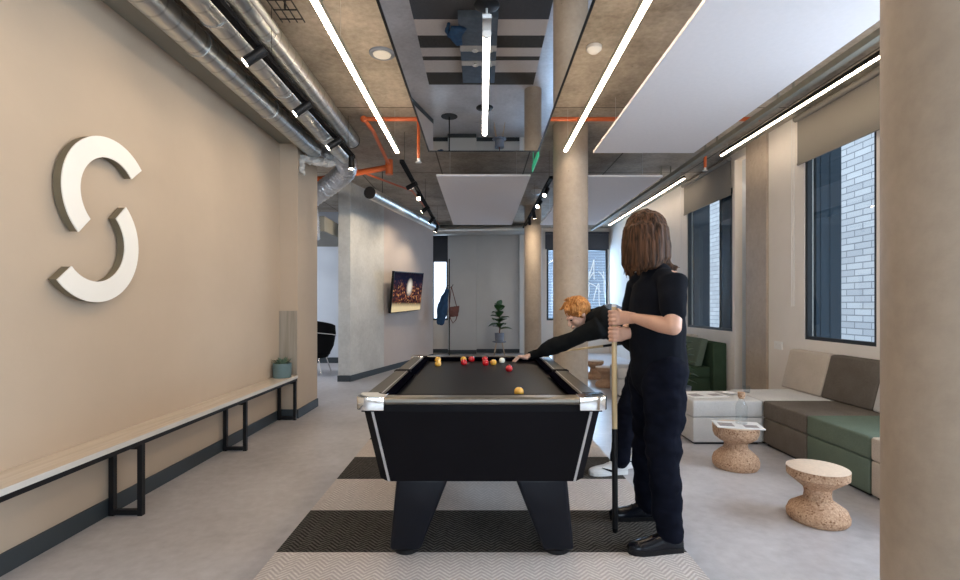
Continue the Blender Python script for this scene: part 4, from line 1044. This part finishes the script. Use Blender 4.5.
for k in range(19):
    z = .66+.60*k/19; a = k*2.4; e = .25+.9*k/19+rd.uniform(-.35, .35)
    leaf_geo(mb, (px_+rd.uniform(-.02, .02), py_, z), (math.cos(a)*math.cos(e), math.sin(a)*math.cos(e), math.sin(e)), rd.uniform(.26, .36)*(1-.2*k/19), rd.uniform(.19, .26), .3)
part('foliage', mb, 'leaf', t)
# plant behind the standing player
qx, qy = 2.42, 5.9
t = root('floor_plant', 'leafy green plant just behind the standing player', 'plant', (qx, qy, 0))
part('pot', MB().lathe([(0, 0), (.10, 0), (.13, .28), (.12, .28), (.11, .25), (0, .25)], (qx, qy, 0), 32), 'potgrey', t)
mb = MB(); rd = random.Random(9)
for k in range(30):
    z = .35+.42*k/30; a = k*2.4; e = .1+.9*k/30
    leaf_geo(mb, (qx, qy, z), (math.cos(a)*math.cos(e), math.sin(a)*math.cos(e), math.sin(e)), rd.uniform(.18, .26), .11, .3)
part('foliage', mb, 'leaf', t)
part('stem', MB().cyl((qx, qy, .25), (qx, qy, .8), .01, seg=8), 'leather', t)

# ------------------------------------------------------------ low bench unit behind the table (seen in the mirror)
ys = [7.27, 7.68, 8.08, 8.27, 8.58, 8.76, 9.43]
ms = ['denimgrey', 'denimgrey', 'f_light', 'denimgrey', 'f_light', 'denimgrey']
lbs = ['blue grey low block nearest in the row seen in the mirror, under the folded coat', 'blue grey low block touching the first pale one, seen in the mirror', 'pale low block with the nearer pair of cups, seen in the mirror', 'blue grey low block between the two pale ones, seen in the mirror', 'pale low block with the farther pair of cups, seen in the mirror', 'longest blue grey low block ending the row seen in the mirror']
for k in range(6):
    solo('low_block', MB().box((-.35, ys[k]+.003, .006), (.26, ys[k+1]-.003, .12), .01, 3), ms[k], lbs[k], 'seat block', 'row of low seat blocks')
for x, y, lb in ((-.10, 8.175, 'white bowl on the nearer pale block, left of the lamp in the mirror'), (.15, 8.175, 'white bowl on the nearer pale block, right of the lamp in the mirror'), (-.10, 8.67, 'white bowl on the farther pale block, left of the lamp in the mirror'), (.15, 8.67, 'white bowl on the farther pale block, right of the lamp in the mirror')):
    solo('bowl', MB().lathe([(0, .121), (.03, .121), (.055, .155), (.05, .155), (.028, .126), (0, .126)], (x, y, 0), 28), 'white', lb, 'bowl', 'white bowls on the low blocks')
mb = MB().chain([(-.34, 7.5, .145), (-.42, 7.75, .145), (-.36, 8.0, .14)], [(.13, .02), (.11, .022), (.06, .015)], side=(1, 0, 0)).chain([(-.50, 7.5, .08), (-.54, 7.75, .06), (-.50, 7.9, .06)], [(.03, .02), (.04, .03), (.04, .03)], side=(1, 0, 0))
solo('folded_coat', mb.remesh(.012, 3, .01, 10), 'denim_coat', 'dark coat dropped over the low blocks, seen in the mirror', 'coat')

# ------------------------------------------------------------ people
def head(mb, c, f, up, s=1., nose=True, ears=True):
    """c: skull centre; f: facing; up: crown direction"""
    f = V(f).normalized(); up = V(up); up = (up-f*up.dot(f)).normalized(); sd = f.cross(up); c = V(c)
    R = Matrix((f, sd, up)).transposed()
    P = lambda a, b, d: c+(f*a+sd*b+up*d)*s
    mb.ball(P(-.012, 0, .02), (.094*s, .076*s, .088*s), rot=R)            # cranium
    mb.ball(P(.03, 0, -.035), (.064*s, .062*s, .085*s), rot=R)            # face
    mb.chain([P(.02, 0, -.09), P(.062, 0, -.108)], [.042*s, .026*s])      # jaw, chin
    mb.ball(P(.078, .030, .002), (.018*s, .026*s, .012*s), rot=R); mb.ball(P(.078, -.030, .002), (.018*s, .026*s, .012*s), rot=R)  # brow
    mb.ball(P(.062, .042, -.045), (.026*s, .02*s, .024*s), rot=R); mb.ball(P(.062, -.042, -.045), (.026*s, .02*s, .024*s), rot=R)  # cheeks
    mb.chain([P(.082, 0, .0), P(.102, 0, -.028), P(.112, 0, -.044)], [.009*s, .011*s, .013*s])  # nose
    mb.ball(P(.094, 0, -.073), (.012*s, .026*s, .011*s), rot=R)           # mouth mass
    for q in (-1, 1): mb.ball(P(-.008, q*.078, -.02), (.018*s, .009*s, .03*s), rot=R)
    return P, R
def hand_grip(mb, cue, z, a_palm, wrist, sgn, rc=.0145):
    """hand closed around an upright rod: palm at angle a_palm, fingers wrap by sgn"""
    def C(a, r, dz=0.): return V((cue[0]+r*math.cos(a), cue[1]+r*math.sin(a), z+dz))
    pal = C(a_palm, .035, .0)
    mb.chain([V(wrist), V(wrist).lerp(pal, .55)+V((0, 0, .002)), pal, C(a_palm+sgn*.55, .034, .0)], [(.030, .021), (.036, .018), (.041, .016), (.040, .012)], side=(0, 0, 1))
    for k, (dz, L, r) in enumerate(((.034, 1., .0095), (.0115, 1.08, .0098), (-.011, 1., .0095), (-.0325, .82, .0085))):
        base = a_palm+sgn*.75; pts = []; 
        for j in range(7):
            a = base+sgn*j/6*3.3*L
            pts.append(C(a, rc+r+(.008 if j < 2 else .001), dz-.003*j/6))
        mb.chain(pts, [r*1.08, r*1.05, r, r, r*.96, r*.92, r*.85], side=(0, 0, 1), seg=10)
    pts = [C(a_palm-sgn*.15, .034, .015), C(a_palm-sgn*.6, .031, .035), C(a_palm-sgn*1.3, .0275, .042), C(a_palm-sgn*2.0, .026, .040)]
    mb.chain(pts, [.015, .0135, .0118, .010], side=(0, 0, 1), seg=10)

CUE = V((.738, 2.69, 0))
# --- standing player
A = root('person', 'standing person with long brown hair in black t-shirt holding an upright cue', 'person', (.95, 2.66, .006))
hc = V((.905, 2.70, 1.655)); hf = V((-.70, .62, -.12))
body = MB()
P_, R_ = head(body, hc, hf, (0, 0, 1))
body.chain([(.955, 2.67, 1.40), (.945, 2.675, 1.49), (.925, 2.69, 1.56)], [(.06, .06), (.052, .055), (.05, .052)])
# trunk: side axis roughly along depth (shoulder line)
sl = V((.25, -1, 0)).normalized()   # towards the near (left) shoulder
body.chain([(.97, 2.66, .93), (.965, 2.66, 1.05), (.955, 2.66, 1.2), (.965, 2.665, 1.33), (.965, 2.665, 1.41)], [(.15, .105), (.135, .10), (.15, .115), (.165, .11), (.12, .07)], side=sl)
shn = V((.985, 2.49, 1.385)); shf = V((.935, 2.845, 1.385))
eln = V((.945, 2.385, 1.155)); elf = V((.90, 2.90, 1.13))
wrn = CUE+V((.085, -.085, 1.195)); wrf = CUE+V((.075, .045, 1.115))
body.chain([shn+V((-.0, .03, .0)), shn, shn.lerp(eln, .5), eln], [.062, .056, .048, .040])
body.chain([eln, eln.lerp(wrn, .3), eln.lerp(wrn, .7), wrn], [.040, .043, .034, .026])
body.chain([shf+V((0, -.03, 0)), shf, shf.lerp(elf, .5), elf], [.062, .056, .048, .040])
body.chain([elf, elf.lerp(wrf, .3), elf.lerp(wrf, .7), wrf], [.040, .043, .034, .026])
hand_grip(body, CUE, 1.195, math.radians(-48), wrn, -1)
hand_grip(body, CUE, 1.105, math.radians(20), wrf, -1) if False else hand_grip(body, CUE, 1.103, math.radians(-35), CUE+V((.085, -.02, 1.11)), -1)
body.chain([wrf, CUE+V((.085, -.01, 1.11))], [.026, .024])
hipn, hipf = V((.975, 2.56, .90)), V((.955, 2.75, .90))
knn, knf = V((.945, 2.52, .50)), V((.960, 2.78, .50))
ann, anf = V((.965, 2.49, .09)), V((.972, 2.86, .09))
for h_, k_, a_ in ((hipn, knn, ann), (hipf, knf, anf)):
    body.chain([h_, h_.lerp(k_, .5), k_, k_.lerp(a_, .3), k_.lerp(a_, .75), a_], [.088, .08, .058, .056, .042, .040])
    body.chain([a_+V((.01, 0, -.03)), a_+V((-.06, 0, -.052)), a_+V((-.13, 0, -.060))], [.028, .017, .012])
part('body', body.remesh(.0042, 1), 'skin', A)
# hair
hm = MB()
hm.ball(hc+V((.012, -.004, .035)), (.112, .105, .108)); 
for k in range(30):
    a = math.radians(-190+300*k/29)  # curtain around back and sides; gap towards the face
    fa = math.atan2(hf.y, hf.x)
    a = fa+math.radians(62)+math.radians(236)*k/29
    ca, sa = math.cos(a), math.sin(a); w = noise.noise(V((k*.9, 0, 0)))
    p0 = hc+V((.06*ca, .06*sa, .09)); p1 = hc+V((.105*ca, .10*sa, .03)); p2 = hc+V((.118*ca, .11*sa, -.07)); p3 = hc+V((.125*ca+.01*w, .115*sa, -.15)); ln_ = -.02*ca; p3.z -= ln_; p4 = hc+V(((.120+.02*w)*ca, (.115+.02*w)*sa, -.195+.035*ca+.03*w))
    hm.chain([p0, p1, p2, p3, p4], [.02, .026, .026, .022, .008], seg=8)
# locks falling at the front and flicking out behind
for dx, dy, dz in ((-.105, -.03, -.24), (-.095, -.055, -.255), (-.11, .0, -.22)):
    hm.chain([hc+V((-.05, -.06, .08)), hc+V((-.095, -.06, .02)), hc+V((-.105, -.05, -.09)), hc+V((dx, dy, dz))], [.02, .022, .02, .006], seg=8)
for dx, dz in ((.17, -.2), (.155, -.215), (.19, -.185)):
    hm.chain([hc+V((.09, -.03, .0)), hc+V((.11, -.03, -.1)), hc+V((.125, -.03, -.165)), hc+V((dx, -.03, dz))], [.025, .025, .02, .006], seg=8)
part('hair', hm.remesh(.006, 2, .010, 26, (1, 1, .15)), 'hair', A)
# t-shirt
ts = MB()
ts.chain([(.975, 2.66, .90), (.97, 2.66, 1.0), (.962, 2.66, 1.15), (.965, 2.665, 1.30), (.966, 2.665, 1.38), (.962, 2.668, 1.425)], [(.165, .15), (.158, .145), (.158, .148), (.172, .142), (.160, .115), (.10, .075)], side=sl)
ts.chain([shn+V((-.01, .06, .01)), shn+V((0, 0, -.005)), shn.lerp(eln, .45), shn.lerp(eln, .62)], [.070, .074, .070, .066])
ts.chain([shf+V((-.01, -.06, .01)), shf, shf.lerp(elf, .45), shf.lerp(elf, .72)], [.078, .080, .078, .072])
part('t_shirt', ts.remesh(.008, 9, .014, 7, (1, 1, .8)), 'tee', A)
tr = MB()
tr.chain([(.975, 2.655, .84), (.97, 2.655, .93)], [(.165, .13), (.16, .125)], side=sl)
for h_, k_, a_ in ((hipn, knn, ann), (hipf, knf, anf)):
    tr.chain([h_, h_.lerp(k_, .5), k_, k_.lerp(a_, .4), k_.lerp(a_, .8), a_+V((.01, 0, .015))], [.112, .103, .085, .078, .070, .072])
part('trousers', tr.remesh(.008, 3, .016, 8, (1, 1, 1.6)), 'jeans', A)
def shoe(parent, ankle, d, L, m, sole_m, logo=None, zf=0.006, W=1.):
    d = V(d).normalized(); sd = V((-d.y, d.x, 0)); heel = V((ankle.x, ankle.y, zf))-d*.06
    up = MB(); b = bmesh.new(); rings = []
    secs = [(0, .030, .085), (.02, .036, .10), (.25, .038, .11), (.42, .040, .085), (.6, .046, .062), (.8, .046, .05), (.93, .034, .04), (1., .014, .028)]
    for s_, w, h in secs:
        c = heel+d*L*s_; w *= W
        rings.append([b.verts.new(c+sd*(w*math.cos(q))+V((0, 0, .018+h*max(0, math.sin(q))**.7*.85 if math.sin(q) > 0 else .018))) for q in [PI*k/12 for k in range(13)]])
    for i in range(len(rings)-1):
        for k in range(12): b.faces.new((rings[i][k], rings[i][k+1], rings[i+1][k+1], rings[i+1][k]))
        b.faces.new((rings[i][0], rings[i+1][0], rings[i+1][12], rings[i][12]))
    b.faces.new(rings[0]); b.faces.new(rings[-1][::-1])
    up._merge(b, True)
    s = part('shoe', up, m, parent)
    sm = MB(); out = [heel+d*L*q+sd*(w*1.06*W) for q, w, h in secs]+[heel+d*L*q-sd*(w*1.06*W) for q, w, h in reversed(secs)]
    out = [heel-d*.006+sd*.02]+out+[heel-d*.006-sd*.02]
    sm.prism([(p.x, p.y, zf) for p in out], (0, 0, .024)); part('sole', sm, sole_m, s)
    lc = MB()
    for q in (.36, .44, .52): 
        c = heel+d*L*q; z = zf+.10-.09*(q-.3)
        lc.tube([c+sd*.024+V((0, 0, z-zf-.012)), c+V((0, 0, z-zf+.004)), c-sd*.024+V((0, 0, z-zf-.012))], .003, 6)
    part('laces', lc, m, s)
    if logo:
        sw = MB(); sgn = logo
        pts = []
        for q, z, r in ((.28, .062, .002), (.36, .045, .006), (.45, .040, .008), (.58, .052, .006), (.72, .068, .002)):
            w = .040*W+.0035
            pts.append((heel+d*L*q+sd*sgn*w+V((0, 0, z-zf)), r))
        for i in range(len(pts)-1): sw.tube([pts[i][0], pts[i+1][0]], [pts[i][1], pts[i+1][1]], 6)
        part('swoosh_mark', sw, 'jeans', s)
    return s
shoe(A, ann+V((.005, 0, 0)), (-1, -.12, 0), .285, 'shoe', 'black')
shoe(A, anf+V((.0, 0, 0)), (-1, .02, 0), .275, 'shoe', 'black')
for q in (-1, 1):
    part('eye', MB().ball(P_(.083, q*.031, -.010), .011), 'eye', A)
part('mouth', MB().chain([P_(.104, -.02, -.074), P_(.108, 0, -.073), P_(.104, .02, -.074)], [.004, .005, .004], seg=8), 'lips', A)
# upright cue
t = root('pool_cue', 'cue stood upright on the carpet in the standing player\'s hands', 'cue', (CUE.x+.01, CUE.y, .006), 'pool cues')
cz = lambda z: V((CUE.x+.006*(1-z/1.25), CUE.y, z))
part('shaft', MB().tube([cz(.58), cz(1.255)], [.0150, .0135], 16), 'cue', t)
part('tip', MB().cyl(cz(1.255), cz(1.27), .0135, .011, 16), 'white', t)
part('butt', MB().tube([cz(.03), cz(.58)], [.0165, .0152], 16), 'black', t)
part('bumper', MB().cyl(cz(.006), cz(.03), .013, .016, 16), 'black_matt', t)

# --- leaning player
B = root('person', 'ginger haired person in black hoodie bending over the table to play', 'person', (1.15, 3.66, 0))
hc2 = V((.765, 3.86, 1.205)); hf2 = V((-.78, -.12, -.60)); up2 = V((-.58, -.05, .80))
body = MB()
P2_, R2_ = head(body, hc2, hf2, up2)
neck = V((.86, 3.86, 1.145))
body.chain([neck+V((.06, 0, -.01)), neck, hc2+V((.05, 0, -.03))], [.058, .052, .05])
pel = V((1.26, 3.72, 1.0)); chest = V((.97, 3.84, 1.15))
sl2 = V((-.25, -1, .1)).normalized()
body.chain([pel, pel.lerp(chest, .4), pel.lerp(chest, .8), chest, neck+V((.05, 0, -.01))], [(.15, .11), (.13, .10), (.155, .11), (.16, .10), (.09, .06)], side=sl2)
# far arm reaches over the cloth, near arm draws back to the cue
sR = V((.90, 3.73, 1.09)); eR = V((.66, 3.86, .965)); wR = V((.42, 4.02, .855))
sL = V((.93, 3.99, 1.12)); eL = V((1.22, 4.14, 1.13)); wL = V((1.28, 4.10, .985))
body.chain([sR+V((.04, .03, 0)), sR, sR.lerp(eR, .5), eR], [.062, .056, .047, .040])
body.chain([eR, eR.lerp(wR, .35), wR], [.040, .042, .027])
body.chain([sL+V((.0, -.04, 0)), sL, sL.lerp(eL, .5), eL], [.062, .056, .047, .040])
body.chain([eL, eL.lerp(wL, .35), wL], [.040, .042, .027])
# bridge hand on the cloth
pal = V((.355, 4.015, .828))
body.chain([wR, wR.lerp(pal, .6), pal], [(.028, .022), (.036, .019), (.040, .016)], side=(0, 1, 0))
for k, (dy, L) in enumerate(((-.030, .066), (-.010, .078), (.011, .074), (.031, .060))):
    b0 = pal+V((-.012, dy, .002)); sp = dy*.9
    body.chain([b0, b0+V((-L*.4, sp*.4, .008)), b0+V((-L*.75, sp*.8, -.012)), b0+V((-L, sp, -.029))], [.0105, .0095, .009, .0078], seg=10)
body.chain([pal+V((.02, -.036, .0)), pal+V((-.01, -.055, .012)), pal+V((-.045, -.052, .020))], [.014, .0115, .0095], seg=10)
# rear hand holding the cue grip
ctip, cend = V((.285, 4.00, .836)), V((1.62, 4.11, .99))
gp = ctip.lerp(cend, .745)
body.chain([wL, wL.lerp(gp, .5)+V((.0, -.0, .012)), gp+V((0, 0, .028))], [(.028, .022), (.036, .02), (.038, .016)], side=(1, 0, 0))
for k in range(4):
    o_ = (cend-ctip).normalized()*(.03-.021*k); r = .0095
    pts = [gp+o_+V((0, -math.sin(a)*.026, math.cos(a)*.026)) for a in (.2, .9, 1.6, 2.4, 3.1, 3.9)]
    body.chain(pts, [r*1.1, r, r, r*.95, r*.9, r*.8], side=(1, 0, 0), seg=10)
body.chain([gp+V((-.02, .01, .024)), gp+V((-.035, .026, .004)), gp+V((-.04, .022, -.018))], [.013, .0115, .0095], seg=10)
hip1, hip2 = V((1.26, 3.61, .92)), V((1.30, 3.80, .92))
kn1, kn2 = V((1.10, 3.60, .52)), V((1.28, 3.80, .50))
an1, an2 = V((1.03, 3.63, .09)), V((1.26, 3.82, .09))
for h_, k_, a_ in ((hip1, kn1, an1), (hip2, kn2, an2)):
    body.chain([h_, h_.lerp(k_, .5), k_, k_.lerp(a_, .3), k_.lerp(a_, .75), a_], [.088, .08, .058, .056, .042, .040])
    body.chain([a_+V((.01, 0, -.03)), a_+V((-.06, 0, -.052)), a_+V((-.13, 0, -.060))], [.028, .017, .012])
part('body', body.remesh(.0042, 1), 'skin2', B)
hm = MB(); hm.ball(hc2-hf2.normalized()*.022+up2*.028, (.105, .098, .100))
rd = random.Random(4)
fn = hf2.normalized()
for k in range(90):
    d = V((rd.gauss(0, 1), rd.gauss(0, 1), rd.gauss(0, 1))).normalized()
    if d.dot(fn) > .35 and d.dot(up2.normalized()) < .45: continue
    if d.dot(up2.normalized()) < -.35: continue
    c0 = hc2-fn*.02+up2*.02; p = c0+V((d.x*.085, d.y*.08, d.z*.085))
    fl = (V((-.25, 0, -.35))+V((rd.uniform(-.4, .4), rd.uniform(-.5, .5), rd.uniform(-.3, .3)))).normalized()
    hm.chain([p, p+d*.018+fl*.02, p+d*.022+fl*.052], [.018, .014, .004], seg=8)
part('hair', hm.remesh(.005, 1, .006, 40), 'ginger', B)
hd = MB()
hd.chain([pel+V((.02, 0, -.02)), pel.lerp(chest, .35)+V((0, 0, .02)), pel.lerp(chest, .75)+V((0, 0, .01)), chest+V((0, 0, -.005)), neck+V((.04, 0, -.02))], [(.172, .13), (.17, .125), (.182, .135), (.185, .13), (.105, .075)], side=sl2)
hd.chain([sR+V((.05, .04, 0)), sR, sR.lerp(eR, .5), eR, eR.lerp(wR, .5), wR.lerp(pal, .05)], [.088, .082, .07, .064, .056, .036])
hd.chain([sL+V((.0, -.05, 0)), sL, sL.lerp(eL, .5), eL, eL.lerp(wL, .5), wL], [.088, .082, .07, .064, .052, .036])
hd.chain([neck+V((.0, -.075, .02)), neck+V((.06, -.05, .055)), neck+V((.085, .0, .07)), neck+V((.06, .06, .05)), neck+V((-.0, .085, .01))], [.035, .042, .045, .042, .035])
hd.chain([neck+V((.07, 0, .05)), neck+V((.14, -.01, .035)), neck+V((.2, -.02, .01))], [(.08, .035), (.085, .035), (.05, .02)], side=sl2)
part('hoodie', hd.remesh(.008, 2, .018, 8), 'hoodie', B)
part('lit_back_panel', MB().chain([pel.lerp(chest, .35)+V((-.0, 0, .055)), pel.lerp(chest, .85)+V((0, -.02, .055))], [(.15, .10), (.14, .10)], side=sl2).remesh(.01, 3, .01, 8), 'denimgrey', B, label='lit back of the hoodie, its light painted in blue grey')  # light on the black hoodie's back, painted as blue grey cloth
tr = MB(); tr.chain([pel+V((.03, 0, -.05)), pel+V((-.02, .0, .0))], [(.16, .13), (.155, .125)], side=sl2)
for h_, k_, a_ in ((hip1, kn1, an1), (hip2, kn2, an2)):
    tr.chain([h_, h_.lerp(k_, .5), k_, k_.lerp(a_, .4), k_.lerp(a_, .8), a_+V((.01, 0, .02))], [.108, .098, .083, .078, .072, .07])
part('trousers', tr.remesh(.008, 3, .016, 8, (1, 1, 1.6)), 'jeans', B)
shoe(B, an1, (-1, -.15, 0), .29, 'shoew', 'white', 1, zf=.006)
shoe(B, an2, (-1, -.35, 0), .29, 'shoew', 'white', 1, zf=.006)
for q in (-1, 1): part('eye', MB().ball(P2_(.083, q*.031, -.010), .011), 'eye', B)
part('mouth', MB().chain([P2_(.104, -.02, -.074), P2_(.108, 0, -.073), P2_(.104, .02, -.074)], [.004, .005, .004], seg=8), 'lips', B)
t = root('pool_cue', 'cue held level by the leaning player towards the white ball', 'cue', ctip, 'pool cues')
part('shaft', MB().tube([ctip+(cend-ctip).normalized()*.012, ctip.lerp(cend, .55)], [.0048, .0105], 14), 'cue', t)
part('butt', MB().tube([ctip.lerp(cend, .55), cend], [.0105, .0145], 14), 'black', t)
part('tip', MB().cyl(ctip, ctip+(cend-ctip).normalized()*.012, .0046, seg=10), 'white', t)

# ------------------------------------------------------------ lights
def area(name, loc, rot, sx, sy, e, col):
    l = bpy.data.lights.new(name, 'AREA'); l.shape = 'RECTANGLE'; l.size = sx; l.size_y = sy; l.energy = e; l.color = col
    o = bpy.data.objects.new(name, l); COL.objects.link(o); o.location = loc; o.rotation_euler = rot
    return o
w = bpy.data.worlds.new('sky'); scene.world = w; w.use_nodes = True
bg = w.node_tree.nodes['Background']; bg.inputs[0].default_value = (.74, .86, 1., 1); bg.inputs[1].default_value = 1.5
sun = bpy.data.lights.new('sun', 'SUN'); sun.energy = 1.2; sun.angle = .3; sun.color = (1, .97, .92)
so = bpy.data.objects.new('sun', sun); COL.objects.link(so); so.rotation_euler = (math.radians(20), math.radians(-38), 0)
# area lamps added outside the glazing to boost the sky's daylight
area('rear_fill', (.65, REAR-.3, 1.6), (math.radians(-90), 0, PI), 4.6, 2.1, 75, (.86, .93, 1))
area('side_fill', (RW+.5, 2.3, 1.9), (0, math.radians(90), 0), 1.9, 1.3, 70, (.78, .88, 1))
area('side_fill', (RW+.5, -.75, 1.9), (0, math.radians(90), 0), 1.9, 1.6, 45, (.78, .88, 1))
area('daylight_back', (2.5, BACK+.5, 2.0), (math.radians(-75), 0, math.radians(-15)), 1.5, 1.6, 60, (.5, .72, 1))
area('side_room_lamp', (-4.6, 8.6, 3.1), (0, 0, 0), 2.0, 1.6, 50, (.84, .91, 1))

# ------------------------------------------------------------ camera
cam = bpy.data.cameras.new('camera'); co = bpy.data.objects.new('camera', cam); COL.objects.link(co)
co.location = (0, 0, H_CAM); co.rotation_euler = (math.radians(90), 0, 0)
cam.sensor_fit = 'HORIZONTAL'; cam.sensor_width = 36.; cam.lens = 36.*485/960
cam.shift_x = -1/960; cam.shift_y = 15/960; cam.clip_start = .05
scene.camera = co
scene.view_settings.view_transform = 'Standard'; scene.view_settings.look = 'None'
scene.view_settings.exposure = 0.92; scene.view_settings.gamma = 1.; scene.view_settings.use_curve_mapping = False
scene.cycles.max_bounces = 10; scene.cycles.diffuse_bounces = 6; scene.cycles.glossy_bounces = 5; scene.cycles.transparent_max_bounces = 12
scene.cycles.use_denoising = True; scene.cycles.sample_clamp_indirect = 8.
scene.cycles.caustics_reflective = False; scene.cycles.caustics_refractive = False
